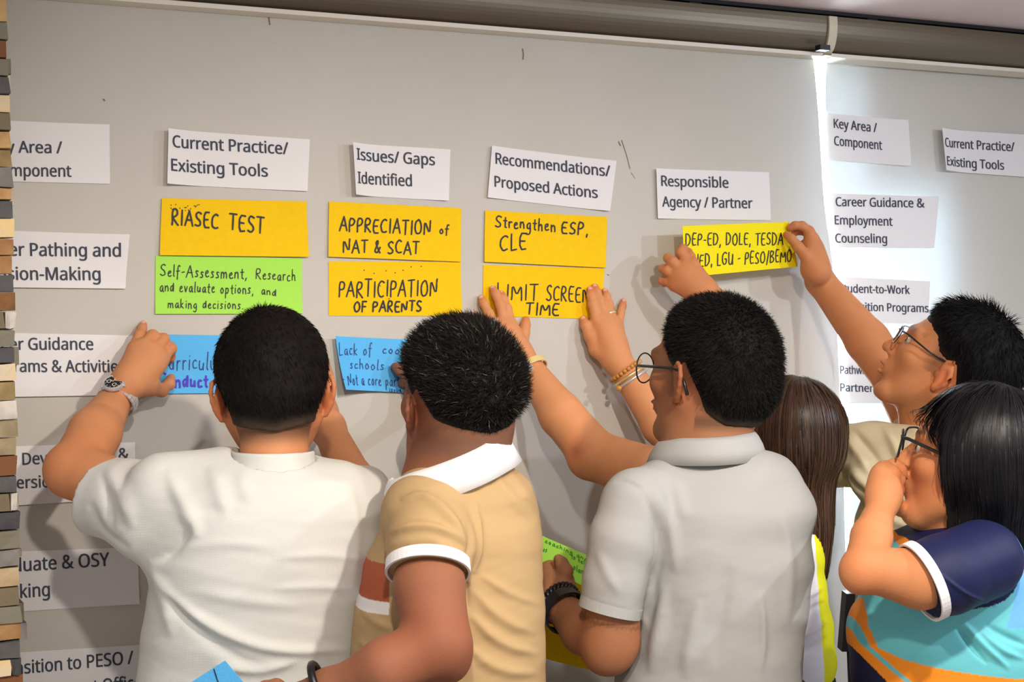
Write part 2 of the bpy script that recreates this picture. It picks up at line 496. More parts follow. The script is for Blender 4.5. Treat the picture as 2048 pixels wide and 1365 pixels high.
for pts, wd in (([(538, 27), (538, 38), (540, 50)], 2.2), ([(1045, 97), (1047, 108), (1046, 119)], 2.0), ([(1237, 283), (1241, 292)], 2.0), ([(1243, 280), (1253, 310), (1260, 338)], 1.6), ([(1262, 345), (1270, 357)], 1.0), ([(1214, 549), (1218, 551)], 2.0), ([(206, 198), (210, 202)], 2.2)):
    mb = MB(); mb.tube([Wp(x, y, 0.0022) for x, y in pts], wd * 0.0005, 5, flat=None); mb.build('scuff_mark', M_mark, bl)
br = empty('roller_blind', (2.5, 0.03, zt), 'right grey fabric roller blind glowing along its window-side edge', 'blind')
eL2 = edgecol([(1668, 106), (1655, 116), (1650, 140), (1650, 200), (1653, 300), (1659, 400), (1674, 520), (1684, 600), (1692, 800), (1698, 900), (1704, 980), (1708, 1250)], -0.03)
eR2 = [(XR - 0.05, 0.03, z) for z in np.linspace(zt, zb, 30)]
sheet('fabric', eL2, eR2, M_blind, br, ripple=lambda u, t: 0.004 * math.sin(u * 5) * t)
boxo('bottom_bar', (eL2[-1][0], 0.02, zb - 0.02), (XR - 0.05, 0.04, zb), M_rail, br)
# ---- cassettes (curved pelmet boxes that hide the rollers)
def cassette(x0, x1, label):
    r = empty('blind_cassette', ((x0 + x1) / 2, -0.02, zt), label, 'cassette')
    prof = [(0.06, 2.2535), (-0.028, 2.2535)]
    for i in range(13):
        a = math.pi * (0.0 + 0.56 * i / 12)
        prof.append((-0.030 - 0.030 * math.sin(a), 2.2565 + 0.0755 * (1 - math.cos(a)) / (1 - math.cos(math.pi * .56))))
    prof += [(0.06, 2.334)]
    n = len(prof); V = [(x, y, z) for x in (x0, x1) for y, z in prof]
    F = [(i, (i + 1) % n, n + (i + 1) % n, n + i) for i in range(n)] + [tuple(range(n))[::-1], tuple(range(n, 2 * n))]
    obj('housing', V, F, M_cas, r)
    boxo('lower_lip', (x0, -0.040, 2.2445), (x1, 0.02, 2.253), M_rail, r)
    for xx in np.arange(x0 + 0.1, x1, 0.55):
        boxo('bracket', (xx, -0.05, 2.334), (xx + 0.03, 0.05, 2.3375), M_dark, r)
    return r
xg = X_at(1660, 100, 0.05)
c1 = cassette(XL + .05, xg - 0.012, 'long metallic cassette above the left blind')
c2 = cassette(xg + 0.012, XR - 0.05, 'metallic cassette above the right blind')
prof = [(0.06, 2.246), (-0.045, 2.246)] + [(-0.034 - 0.031 * math.sin(math.pi * .56 * i / 12), 2.251 + 0.080 * (1 - math.cos(math.pi * .56 * i / 12)) / (1 - math.cos(math.pi * .56))) for i in range(13)] + [(0.06, 2.336)]
n = len(prof); V = [(x, y, z) for x in (xg - 0.0115, xg + 0.0115) for y, z in prof]
tag(obj('end_cap', V, [(i, (i + 1) % n, n + (i + 1) % n, n + i) for i in range(n)] + [tuple(range(n))[::-1], tuple(range(n, 2 * n))], M_cream),
    'narrow cream joint cap between the two blind cassettes', 'cap')
q0 = Wp(1646, 96, 0.066)
tag(boxo('chain_holder', (q0[0] - .014, -.074, q0[2] - .006), (q0[0] + .014, -.056, q0[2] + .006), M_black), 'small black clip at the end of the left cassette', 'clip')
tag(boxo('gap_shade_strip', (XL, -0.052, 2.338), (XR, 0.1, ZC), M_dark), kind='structure')  # dark strip standing in for the shaded gap between cassettes and ceiling
# recessed downlights
M_bulb = mat('downlight_bulb', (1.0, 0.9, 0.75), emit=30)
M_bulbc = mat('downlight_bulb_cool', (0.8, 0.9, 1.0), emit=30)
for i, (lo, co, en, ta) in enumerate(LAMPS):
    r = empty('ceiling_downlight', (lo[0], lo[1], ZC), ['round recessed downlight at the far right, cool white', 'round recessed downlight above the men, warm white', 'round recessed downlight at the far left, warm white', 'round recessed downlight near the right blind, cool white'][i], 'downlight')
    mb = MB(); mb.disc((lo[0], lo[1], ZC - 0.012), I3[0], I3[1], 0.06, 0.036, 24, -0.012, I3[2]); mb.build('rim', M_rail, r)
    mb = MB(); mb.disc((lo[0], lo[1], ZC - 0.003), I3[0], I3[1], 0.036, 0.0, 20); mb.build('bulb', M_bulb if co[0] > .9 else M_bulbc, r)

# ---- stone clad column at the left
col = empty('wall_left', (0.1, -0.12, 0), kind='structure')
CF = 0.135                                        # column face stands this far before the blind
def cz(py): return Wp(25, py, CF)[2]
def cx(px, py): return Wp(px, py, CF)[0]
boxo('core', (-0.35, -CF + 0.02, 0), (cx(10, 600) - 0.012, 0.05, ZC - 0.02), mat('mortar', lin(92, 86, 78), rough=0.95), col)
S_ = {'o': (176, 124, 78), 'g': (122, 118, 96), 'b': (118, 80, 54), 's': (98, 96, 96), 'c': (226, 196, 138), 'n': (122, 106, 84), 'y': (206, 172, 120), 'l': (120, 106, 72),
      'e': (140, 134, 128), 'r': (142, 92, 56), 'w': (214, 206, 194), 't': (168, 150, 118), 'd': (66, 66, 70), 'k': (84, 62, 42), 'p': (190, 170, 136)}
rowsb = [0, 47, 82, 120, 156, 191, 227, 264, 300, 336, 377, 403, 438, 477, 513, 549, 585, 623, 659, 694, 727, 762, 801, 839, 875, 911, 951, 985, 1022, 1060, 1097, 1133, 1173, 1211, 1245, 1280, 1316, 1352]
edges = [13, 14, 13, 16, 17, 20, 19, 20, 22, 23, 22, 24, 27, 25, 24, 25, 29, 28, 27, 27, 31, 32, 31, 34, 33, 32, 33, 33, 38, 36, 37, 38, 38, 40, 42, 40, 40, 45]
rowc = 'ogbgscnyleyscrrskngdclwttbsndgepngrscb'
mats_s = {}
def stone_mat(ch):
    if ch not in mats_s:
        c = tuple(min(1, 1.25 * v) for v in lin(*S_[ch])); alt = {'o': 'c', 'b': 'r', 'k': 'o', 'r': 'y', 'n': 'g', 'g': 'e', 's': 'd', 'd': 's', 'c': 'w', 'y': 'o', 'l': 'y', 'e': 's', 'w': 'e', 't': 'g', 'p': 'o'}[ch]
        mats_s[ch] = mat('stone_' + {'o': 'ochre', 'g': 'green', 'b': 'brown', 's': 'slate', 'c': 'cream', 'n': 'taupe', 'y': 'sand', 'l': 'olive', 'e': 'grey', 'r': 'rust', 'w': 'white', 't': 'tan', 'd': 'charcoal', 'k': 'umber', 'p': 'buff'}[ch],
                         c, rough=0.8, spec=0.25, bump=0.9, bscale=90, var=0.75, vscale=22, vcol2=lin(*S_[alt]))
    return mats_s[ch]
def stone(x0, x1, z0, z1, dep, ch, name='stone'):
    rr = random.uniform
    g = 0.0012
    V = []
    n1 = 3
    for face, y in ((0, -CF + 0.025), (1, -CF - dep)):
        for j in range(2):
            for i in range(n1 + 1):
                x = x0 + (x1 - x0) * i / n1 + (rr(-.002, .002)); z = (z0 + g) if j == 0 else (z1 - g)
                z += rr(-.0012, .0012)
                V.append((x, y + (rr(-.004, .003) if face else 0), z))
    m_ = 2 * (n1 + 1); F = []
    for i in range(n1):
        a = i; b = i + 1; c = n1 + 1 + i + 1; d = n1 + 1 + i
        F.append((m_ + a, m_ + b, m_ + c, m_ + d)); F.append((d, c, b, a))
        F.append((a, b, m_ + b, m_ + a)); F.append((d + m_, c + m_, c, d))
    F.append((0, m_, m_ + n1 + 1, n1 + 1)); F.append((n1, 2 * n1 + 1, m_ + 2 * n1 + 1, m_ + n1))
    return obj(name, V, F, stone_mat(ch), col)
zbs = [cz(y) for y in rowsb] ; pitch = (zbs[0] - zbs[-1]) / (len(zbs) - 1)
tops = [zbs[0] + pitch * k for k in range(3, 0, -1)]
lows = [zbs[-1] - pitch * k for k in range(1, int(zbs[-1] / pitch) + 1)]
allz = [z for z in tops + zbs + lows]
allz = [z for z in allz if z < ZC - 0.01]
ntop = len([z for z in tops if z < ZC - 0.01])
for i in range(len(allz) - 1):
    k = i - ntop
    ch = rowc[k] if 0 <= k < len(rowc) else random.choice('ogbscnylerwtdkp')
    if 0 <= k < len(edges): xe = cx(edges[k], rowsb[min(k, len(rowsb) - 1)] + 18)
    else: xe = cx(13 if k < 0 else 46, 20 if k < 0 else 1350) + random.uniform(-.004, .003)
    lens = []
    x = xe; first = True
    dd = random.uniform(0.0, 0.012)
    if k == 27:                                  # a split course with a pale end
        stone(xe - .012, xe, allz[i + 1], allz[i], dd + .003, 'w'); x = xe - .0125
    if k == 36:
        stone(xe - .014, xe, allz[i + 1], allz[i], dd, 'd'); x = xe - .0145
    if k == 17:
        stone(xe - .016, xe + .001, allz[i + 1], allz[i], dd, 'w'); x = xe - .0165
    while x > -0.33:
        L = random.uniform(.12, .28) if not first else random.uniform(.07, .18)
        x0 = max(-0.34, x - L)
        stone(x0, x, allz[i + 1], allz[i], random.uniform(0.0, 0.012) if not first else dd, ch if first else random.choice('ogbscnylerwtdkp'))
        x = x0 - 0.001; first = False
# slivers of the return face that stick out past the corner
for py0, py1, px, ch in ((152, 185, 19, 'w'), (120, 150, 20, 'g'), (378, 412, 25, 'w'), (630, 668, 29, 'w'), (694, 730, 36, 'g'), (985, 1020, 35, 'w'), (1098, 1112, 42, 'p'), (1245, 1277, 52, 'e'), (1205, 1240, 46, 'n')):
    xe = Wp(px, py0, 0.11)[0]
    za, zb2 = Wp(px, py0, .11)[2], Wp(px, py1, .11)[2]
    bb = MB(); lo = np.array((xe - .03, -.118, zb2)); hi = np.array((xe, -.02, za))
    bb.box((lo + hi) / 2, I3, *((hi - lo) / 2)); bb.build('stone', stone_mat(ch), col)
# ================================================================== cards and lettering
def fontload():
    """a plain sans that ships with Blender; Blender's built-in font if it is not there"""
    try:
        p = os.path.join(bpy.utils.resource_path('LOCAL'), 'datafiles', 'fonts', 'NotoSansHebrew-Regular.woff2')
        if os.path.exists(p): return bpy.data.fonts.load(p)
    except Exception: pass
    return None
FONT = fontload()
_tc = {}; CAPH = [None]
def textmesh(s):
    if CAPH[0] is None and s != 'H':
        CAPH[0] = 1.0; CAPH[0] = float(textmesh('H')[0][:, 1].max())
    if s in _tc: return _tc[s]
    cu = bpy.data.curves.new('t', 'FONT'); cu.body = s
    if FONT: cu.font = FONT
    cu.size = 1.0; cu.offset = 0.0; cu.resolution_u = 3; cu.fill_mode = 'FRONT'
    o = bpy.data.objects.new('t', cu); COL.objects.link(o)
    dg = bpy.context.evaluated_depsgraph_get(); me = o.evaluated_get(dg).to_mesh()
    V = np.array([v.co[:] for v in me.vertices]); F = [tuple(p.vertices) for p in me.polygons]
    o.evaluated_get(dg).to_mesh_clear(); bpy.data.objects.remove(o); bpy.data.curves.remove(cu)
    n0 = len(V); sh_ = [(0, 0), (-.018, 0), (.018, 0), (-.010, .010), (.010, -.010)]      # heavier strokes
    V = np.vstack([V + np.array([a, b, 0]) for a, b in sh_]); F = [tuple(i + n0 * j for i in f) for j in range(len(sh_)) for f in F]
    x0, x1 = V[:, 0].min(), V[:, 0].max()
    V[:, 0] = (V[:, 0] - x0) / (x1 - x0); V[:, 1] /= CAPH[0]
    _tc[s] = (V, F); return V, F
G = {  # single-stroke pen letters on a unit-height grid: (width, strokes)
 'A': (.8, [[(0, 0), (.4, 1), (.75, 0)], [(.15, .38), (.65, .38)]]), 'B': (.7, [[(.05, 0), (.05, 1), (.5, .95), (.55, .7), (.1, .52), (.6, .4), (.62, .1), (.05, 0)]]),
 'C': (.7, [[(.62, .88), (.4, 1), (.1, .8), (.02, .4), (.15, .08), (.4, 0), (.62, .1)]]), 'D': (.75, [[(.05, 1), (.08, 0)], [(.0, 1), (.4, .95), (.66, .65), (.6, .25), (.35, .02), (.08, 0)]]),
 'E': (.62, [[(.55, .98), (.05, 1), (.05, 0), (.55, .03)], [(.05, .52), (.45, .52)]]), 'F': (.6, [[(.55, .98), (.05, 1), (.05, 0)], [(.05, .52), (.45, .52)]]),
 'G': (.78, [[(.65, .88), (.4, 1), (.1, .8), (.03, .4), (.15, .08), (.4, 0), (.66, .15), (.66, .45), (.4, .45)]]), 'H': (.75, [[(.05, 1), (.05, 0)], [(.65, 1), (.65, 0)], [(.05, .5), (.65, .5)]]),
 'I': (.25, [[(.12, 1), (.12, 0)]]), 'L': (.58, [[(.05, 1), (.07, 0), (.5, .03)]]), 'M': (.9, [[(.03, 0), (.08, 1), (.45, .25), (.78, 1), (.85, 0)]]), 'N': (.78, [[(.05, 0), (.05, 1), (.62, 0), (.66, 1)]]),
 'O': (.8, [[(.4, 1), (.1, .8), (.03, .4), (.18, .06), (.42, 0), (.66, .2), (.7, .6), (.55, .92), (.4, 1)]]), 'P': (.65, [[(.05, 0), (.05, 1), (.45, .98), (.58, .75), (.42, .5), (.05, .47)]]),
 'R': (.7, [[(.05, 0), (.05, 1), (.45, .98), (.56, .75), (.4, .52), (.06, .5), (.62, 0)]]), 'S': (.65, [[(.56, .88), (.35, 1), (.1, .85), (.1, .62), (.5, .38), (.55, .15), (.3, 0), (.02, .1)]]),
 'T': (.7, [[(0, .98), (.66, 1)], [(.34, 1), (.32, 0)]]), 'U': (.75, [[(.05, 1), (.05, .3), (.2, .02), (.45, .02), (.62, .3), (.64, 1), (.66, 0)]]),
 'a': (.5, [[(.4, .5), (.2, .56), (.04, .3), (.12, .03), (.3, .06), (.4, .5), (.42, .1), (.5, .0)]]), 'b': (.5, [[(.06, 1), (.06, 0), (.3, .02), (.42, .28), (.3, .52), (.08, .4)]]),
 'c': (.42, [[(.36, .46), (.2, .56), (.04, .3), (.14, .02), (.4, .08)]]), 'd': (.52, [[(.4, .46), (.2, .56), (.04, .28), (.14, .02), (.34, .1), (.42, 1), (.44, 0)]]),
 'e': (.45, [[(.05, .28), (.36, .36), (.26, .56), (.06, .4), (.08, .08), (.26, 0), (.42, .1)]]), 'f': (.38, [[(.38, .9), (.25, 1), (.16, .8), (.14, -.2)], [(0, .5), (.34, .52)]]),
 'g': (.5, [[(.4, .5), (.2, .56), (.05, .32), (.14, .08), (.34, .12), (.4, .5), (.4, -.25), (.2, -.38), (.02, -.25)]]), 'h': (.5, [[(.06, 1), (.06, 0)], [(.06, .35), (.25, .56), (.38, .4), (.42, 0)]]),
 'i': (.2, [[(.1, .54), (.1, 0)], [(.1, .74), (.12, .78)]]), 'k': (.48, [[(.06, 1), (.06, 0)], [(.36, .55), (.08, .25), (.42, 0)]]), 'l': (.2, [[(.1, 1), (.08, .1), (.16, 0)]]),
 'm': (.75, [[(.04, .54), (.05, 0)], [(.05, .38), (.2, .56), (.33, .42), (.34, 0)], [(.34, .38), (.5, .56), (.62, .42), (.66, 0)]]), 'n': (.5, [[(.04, .54), (.06, 0)], [(.06, .36), (.24, .56), (.38, .42), (.42, 0)]]),
 'o': (.48, [[(.22, .56), (.04, .32), (.12, .03), (.3, .03), (.42, .3), (.22, .56)]]), 'p': (.5, [[(.06, .54), (.06, -.4)], [(.06, .4), (.26, .56), (.42, .3), (.28, .02), (.08, .1)]]),
 'r': (.36, [[(.05, .54), (.07, 0)], [(.07, .34), (.2, .54), (.34, .5)]]), 's': (.4, [[(.34, .48), (.18, .56), (.08, .42), (.3, .2), (.26, .03), (.02, .04)]]), 't': (.36, [[(.17, .85), (.17, .08), (.32, .02)], [(0, .56), (.34, .58)]]),
 'u': (.5, [[(.05, .54), (.07, .1), (.22, 0), (.38, .15), (.4, .54), (.42, 0)]]), 'v': (.44, [[(.02, .54), (.2, 0), (.4, .54)]]), 'x': (.45, [[(.02, .54), (.4, 0)], [(.4, .54), (.02, 0)]]),
 ',': (.22, [[(.12, .08), (.05, -.18)]]), '.': (.2, [[(.08, .04), (.11, .0)]]), '-': (.4, [[(.05, .42), (.35, .44)]]), '/': (.4, [[(.35, 1.05), (.05, -.1)]]),
 '&': (.7, [[(.6, .0), (.12, .72), (.28, .98), (.42, .78), (.05, .3), (.1, .02), (.35, .05), (.6, .45)]]), ' ': (.36, [])}
M_paper = mat('white_paper', lin(253, 250, 250), rough=0.75, spec=0.2, bump=0.1, bscale=500, trans=0.18)
M_print = mat('print_ink', lin(84, 86, 98), rough=0.7, trans=0.35, tcol=lin(150, 170, 200))
M_org = mat('orange_card', lin(252, 204, 8), rough=0.7, spec=0.2, bump=0.35, bscale=420, var=0.04, vscale=60)
M_yel = mat('yellow_card', lin(250, 232, 20), rough=0.7, spec=0.2, bump=0.3, bscale=420)
M_grn = mat('green_card', lin(176, 238, 92), rough=0.7, spec=0.2, bump=0.3, bscale=420)
M_blu = mat('blue_card', lin(96, 190, 250), rough=0.7, spec=0.2, bump=0.3, bscale=420)
M_ink = mat('marker_ink', lin(28, 30, 42), rough=0.6)
M_inkb = mat('blue_ink', lin(36, 62, 128), rough=0.6)
M_inkp = mat('purple_ink', lin(70, 48, 200), rough=0.6)
M_inkg = mat('green_ink', lin(60, 150, 60), rough=0.6)

class Card:
    def __init__(s, corners, material, label, group=None, cat='card', name='paper_card', off=0.004, curl=None, Z=None, thick=0.0004, bend=0.0, nseg=(32, 14)):
        if Z is None:
            offs = off if isinstance(off, (tuple, list)) else [off] * 4
            s.C = [Wp(x, y, o) for (x, y), o in zip(corners, offs)]
        else:
            Zs = Z if isinstance(Z, (tuple, list)) else [Z] * 4
            s.C = [P(x, y, z) for (x, y), z in zip(corners, Zs)]
        s.curl = curl or {}; s.bend = bend
        TL, TR, BR, BL = s.C
        s.n = nz(np.cross(BL - TL, TR - TL))
        if s.n @ c_f > 0: s.n = -s.n
        s.label = label
        loc = sum(s.C) / 4
        s.root = empty(name, loc, label, cat, group)
        nu, nv = nseg; V = []; F = []
        for side in (0, 1):
            for j in range(nv + 1):
                for i in range(nu + 1): V.append(s.at(i / nu, j / nv, -thick * side))
        m_ = (nu + 1) * (nv + 1)
        for j in range(nv):
            for i in range(nu):
                a = j * (nu + 1) + i; q = (a, a + 1, a + nu + 2, a + nu + 1); F.append(q[::-1]); F.append(tuple(x + m_ for x in q))
        for i in range(nu):
            for a, b in ((i, i + 1), (nv * (nu + 1) + i + 1, nv * (nu + 1) + i)): F.append((a, b, b + m_, a + m_))
        for j in range(nv):
            for a, b in (((j + 1) * (nu + 1), j * (nu + 1)), (j * (nu + 1) + nu, (j + 1) * (nu + 1) + nu)): F.append((a, b, b + m_, a + m_))
        obj('sheet', V, F, material, s.root, smooth=False)
        s.prints = MB(); s.hands = {}
    def at(s, u, v, e=0.0):
        TL, TR, BR, BL = s.C
        p = TL * (1 - u) * (1 - v) + TR * u * (1 - v) + BR * u * v + BL * (1 - u) * v
        b = s.bend * 4 * u * (1 - u)
        for k_, a in s.curl.items():
            if k_ == 'L': b += a * max(0, 1 - u / .3) ** 2
            if k_ == 'R': b += a * max(0, 1 - (1 - u) / .3) ** 2
            if k_ == 'T': b += a * max(0, 1 - v / .6) ** 2
            if k_ == 'B': b += a * max(0, 1 - (1 - v) / .6) ** 2
            if k_ == 'BL': b += a * max(0, 1 - (u * 2.2 + (1 - v) * .8)) ** 2
            if k_ == 'BR': b += a * max(0, 1 - ((1 - u) * 2.2 + (1 - v) * .8)) ** 2
            if k_ == 'TR': b += a * max(0, 1 - ((1 - u) * 2.2 + v * .8)) ** 2
            if k_ == 'TL': b += a * max(0, 1 - (u * 2.2 + v * .8)) ** 2
        return p + s.n * (b + e)
    def uv(s, px, py):
        TL, TR, BR, BL = s.C; d = ray(px, py); t = ((TL - CAM) @ s.n) / (d @ s.n); p = CAM + d * t
        u, v = .5, .5
        for _ in range(6):
            q = TL * (1 - u) * (1 - v) + TR * u * (1 - v) + BR * u * v + BL * (1 - u) * v
            eu = (TR - TL) * (1 - v) + (BR - BL) * v; ev = (BL - TL) * (1 - u) + (BR - TR) * u
            A = np.stack([eu, ev], 1); du, dv = np.linalg.lstsq(A, p - q, rcond=None)[0]; u += du; v += dv
        return u, v
    def printed(s, txt, x0, y0, x1, y1, cap):
        V, F = textmesh(txt); x, y = V[:, 0], V[:, 1]
        px = x0 + (x1 - x0) * x - .03 * cap * y; py = y0 + (y1 - y0) * x - cap * y
        gx, gy = np.meshgrid(np.linspace(px.min() - 1, px.max() + 1, 25), np.linspace(py.min() - 1, py.max() + 1, 9))
        T = np.array([[s.at(*s.uv(a, b), 0.0009) for a, b in zip(r1, r2)] for r1, r2 in zip(gx, gy)])
        u = (px - gx[0, 0]) / (gx[0, -1] - gx[0, 0]) * 24; v = (py - gy[0, 0]) / (gy[-1, 0] - gy[0, 0]) * 8
        i = np.clip(u.astype(int), 0, 23); j = np.clip(v.astype(int), 0, 7); u = (u - i)[:, None]; v = (v - j)[:, None]
        W = (T[j, i] * (1 - u) + T[j, i + 1] * u) * (1 - v) + (T[j + 1, i] * (1 - u) + T[j + 1, i + 1] * u) * v
        W = W + s.n * (np.repeat(np.arange(5), len(W) // 5) * 6e-5)[:, None]      # the overlapping strokes lie one on another
        obj('printed_text', W, F, M_print, s.root); return s
    def pen(s, txt, x0, y0, x1, y1, cap, wd=3.2, ink=None, slant=0.06, jit=.035):
        rr = random.Random(hash(txt) % 1000 if False else len(txt) * 7 + int(x0)); mb = s.hands.setdefault(ink or M_ink, MB())
        tot = sum(G[c][0] + .16 for c in txt) - .16; cx_ = 0
        for ch in txt:
            wch, st = G[ch]; sc = 1 + rr.uniform(-.06, .06); dy = rr.uniform(-.05, .05)
            for pl in st:
                if len(pl) > 3:      # round the strokes
                    q = [pl[0]]
                    for a, b in zip(pl[:-1], pl[1:]):
                        q += [(.75 * a[0] + .25 * b[0], .75 * a[1] + .25 * b[1]), (.25 * a[0] + .75 * b[0], .25 * a[1] + .75 * b[1])]
                    pl = q + [pl[-1]]
                pts = []
                for gx, gy in pl:
                    X = cx_ + gx + rr.uniform(-jit, jit) * .6 + slant * gy; Y = gy * sc + dy + rr.uniform(-jit, jit) * .6
                    t = X / tot
                    pts.append(np.array([x0 + (x1 - x0) * t, y0 + (y1 - y0) * t - cap * Y]))
                for a, b in zip(pts[:-1], pts[1:]):
                    d = b - a; L = np.hypot(*d) + 1e-6; d = d / L; n_ = np.array([-d[1], d[0]]) * wd / 2; a2 = a - d * wd * .25; b2 = b + d * wd * .25
                    m1 = (a2 + b2) / 2
                    q = [a2 - n_ * .8, a2 + n_ * .8, m1 + n_, b2 + n_ * .8, b2 - n_ * .8, m1 - n_]
                    mb.add([s.at(*s.uv(*z), 0.0008 + rr.uniform(0, .0004)) for z in q], [(0, 1, 2, 5), (5, 2, 3, 4)])
            cx_ += wch + .16
        return s
    def dots(s, pts, r, ink=None):
        mb = s.hands.setdefault(ink or M_ink, MB())
        for x, y in pts:
            q = [(x + r * math.cos(a), y + r * math.sin(a)) for a in np.linspace(0, 6.28, 7)[:-1]]
            mb.add([s.at(*s.uv(*z), .0006) for z in q], [(0, 1, 2, 3, 4, 5)])
        return s
    def done(s):
        for ink, mb in s.hands.items(): mb.build('handwriting', ink, s.root)
        return s
LG = 'white row cards at the left edge'
def white(c, lines, label, group, **kw):
    k = Card(c, M_paper, label, group, **kw)
    for l in lines: k.printed(*l)
    return k.done()
white([(-110, 236), (218, 250), (220, 368), (-110, 360)], [('Key Area /', -21, 305, 125, 307, 24), ('Component', -16, 352, 143, 354, 24)], 'white card reading Area / Component beside the stone column, topmost there', LG, curl={'TR': .006})
white([(-90, 458), (257, 470), (250, 578), (-90, 574)], [('Career Pathing and', -52, 511, 241, 514, 26), ('Decision-Making', -50, 560, 201, 561, 26)], 'white card reading Pathing and Decision-Making beside the stone column', LG, curl={'TR': .012, 'B': .004})
white([(-90, 664), (285, 672), (280, 790), (-90, 796)], [('Career Guidance', -45, 700, 187, 700, 24), ('Programs & Activities', -35, 744, 250, 745, 24)], 'white card reading Guidance and Activities under the hand with the watch', LG, curl={'B': .004})
white([(-80, 897), (270, 885), (271, 996), (-80, 1018)], [('Skills Development &', -33, 934, 258, 920, 24), ('Immersion', -33, 980, 118, 974, 24)], 'white card half hidden by the bent elbow beside the stone column', LG, curl={'B': .004})
white([(-80, 1108), (275, 1095), (278, 1208), (-80, 1232)], [('Graduate & OSY', -30, 1148, 219, 1132, 27), ('Tracking', -25, 1202, 100, 1192, 27)], 'white card reading & OSY below the bent elbow', LG, curl={'BR': .006})
white([(-60, 1312), (290, 1290), (290, 1400), (-60, 1425)], [('Transition to PESO /', -18, 1354, 267, 1328, 26), ('Employment Office', 28, 1398, 283, 1378, 26)], 'white card reading to PESO / at the bottom left', LG)
HG = 'white column heading cards on the left blind'
white([(333, 259), (620, 279), (613.6, 383), (330.5, 369)], [('Current Practice/', 342, 296, 577, 309, 24), ('Existing Tools', 339, 343, 536, 354, 24)], 'white heading card reading Current Practice/ Existing Tools above the first orange card', HG, curl={'L': .016, 'BR': .005})
white([(699, 287), (901, 299), (896, 402), (705, 391)], [('Issues/ Gaps', 708, 321, 870, 331, 23), ('Identified', 710, 368, 824, 373, 23)], 'white heading card reading Issues/ Gaps Identified', HG, curl={'L': .02, 'BR': .005})
white([(981.7, 292), (1229.6, 322.6), (1216.6, 422.8), (973, 395.4)], [('Recommendations/', 989, 328, 1218, 354, 22), ('Proposed Actions', 987, 374, 1194, 397, 22)], 'white heading card reading Recommendations/ Proposed Actions', HG, curl={'L': .006, 'R': .008})
white([(1309.7, 337.4), (1538.3, 344.8), (1541.8, 441), (1313, 437.6)], [('Responsible', 1320, 372.5, 1457, 376, 21), ('Agency / Partner', 1322, 414, 1505, 417, 21)], 'white heading card reading Responsible Agency / Partner', HG, curl={'L': .006})
RG = 'white cards on the right blind'
white([(1649, 226), (1811, 241), (1817, 332.6), (1654, 320)], [('Key Area /', 1667, 256, 1754, 265, 18.5), ('Component', 1668, 290.5, 1764, 300, 18.5)], 'white card reading Key Area / Component on the right blind', RG, off=-0.024, curl={'R': .01})
white([(1872.6, 258), (2075, 271), (2075, 356), (1881, 342)], [('Current Practice/', 1880, 295, 2029, 303, 18), ('Existing Tools', 1884, 332, 2008, 340, 18)], 'white card reading Current Practice/ Existing Tools at the right edge', RG, off=-0.024, curl={'L': .02})
white([(1652, 387), (1872.6, 393.7), (1862.5, 497), (1658, 494)], [('Career Guidance &', 1671, 412.5, 1847, 415.5, 18), ('Employment', 1669, 449, 1785, 452, 18), ('Counseling', 1670, 485.5, 1774, 486.5, 18)], 'white card reading Career Guidance & Employment Counseling on the right blind', RG, off=-0.024, curl={'R': .01})
white([(1660, 553), (1860, 563), (1857, 648), (1662, 645)], [('Student-to-Work', 1678, 585, 1819.5, 588.5, 16.5), ('Transition Programs', 1681, 621, 1857, 625, 16.5)], 'white card behind the raised forearm on the right blind', RG, off=-0.024)
white([(1668, 712), (1865, 718), (1865, 808), (1670, 806)], [('Pathway', 1680, 748, 1741, 749, 16), ('Partners', 1680, 783, 1755, 785, 16)], 'glaring white card in front of the smiling face on the right blind', RG, off=-0.024)

OG = 'orange answer cards'
k = Card([(324, 396.6), (612, 403.6), (617, 514.5), (319, 511)], M_org, 'orange card reading RIASEC TEST', OG, off=.0065, curl={'B': .004, 'TR': .004})
k.pen('RIASEC', 343, 451, 437, 457, 31, 4.0).pen('TEST', 458, 459, 528, 467, 33, 4.0)
k.dots([(336 + random.random() * 62, 408 + random.random() * 14) for _ in range(16)], 1.3).done()
k = Card([(311.5, 511), (604, 517), (604, 628), (310, 628.4)], M_grn, 'lime green card about self-assessment under the first orange card', 'green cards', curl={'B': .003})
k.pen('Self-Assessment,', 320, 552, 494, 558, 23, 2.3).pen('Research', 511, 558, 591, 563, 22, 2.0).pen('and evaluate options,', 319, 583, 507, 589, 21, 2.1).pen('and', 522, 590, 552, 592, 17, 2.0).pen('making decisions.', 335, 617, 486, 618, 19, 2.0).done()
k = Card([(658.5, 403), (923, 416.5), (921, 524), (656, 514)], M_org, 'orange card reading APPRECIATION of NAT & SCAT', OG, off=.0065, curl={'B': .003})
k.pen('APPRECIATION', 679, 463, 862, 471, 28, 3.5).pen('of', 878, 467, 897, 469, 18, 2.8).pen('NAT & SCAT', 685, 505, 838, 509, 26, 3.4).done()
k = Card([(657.5, 523), (921, 524), (923, 632.7), (657.5, 632)], M_org, 'orange card reading PARTICIPATION OF PARENTS', OG, curl={'BR': .004})
k.pen('PARTICIPATION', 677, 595, 875, 593, 33, 3.3).pen('OF PARENTS', 707, 624.5, 843, 623, 21, 3.6)
k.dots([(728, 541), (748, 547), (772, 542), (790, 546), (806, 541), (822, 534), (842, 533), (760, 572), (778, 598)], 1.3).done()
k = Card([(970.4, 421), (1214.8, 434), (1211, 536), (968, 524)], M_org, 'orange card reading Strengthen ESP, CLE', OG, off=.0065, curl={'B': .003})
k.pen('Strengthen', 990, 453, 1111, 464, 24, 3.0).pen('ESP,', 1122, 467, 1176, 471, 24, 3.4).pen('CLE', 999, 502, 1053, 500, 32, 3.4).done()
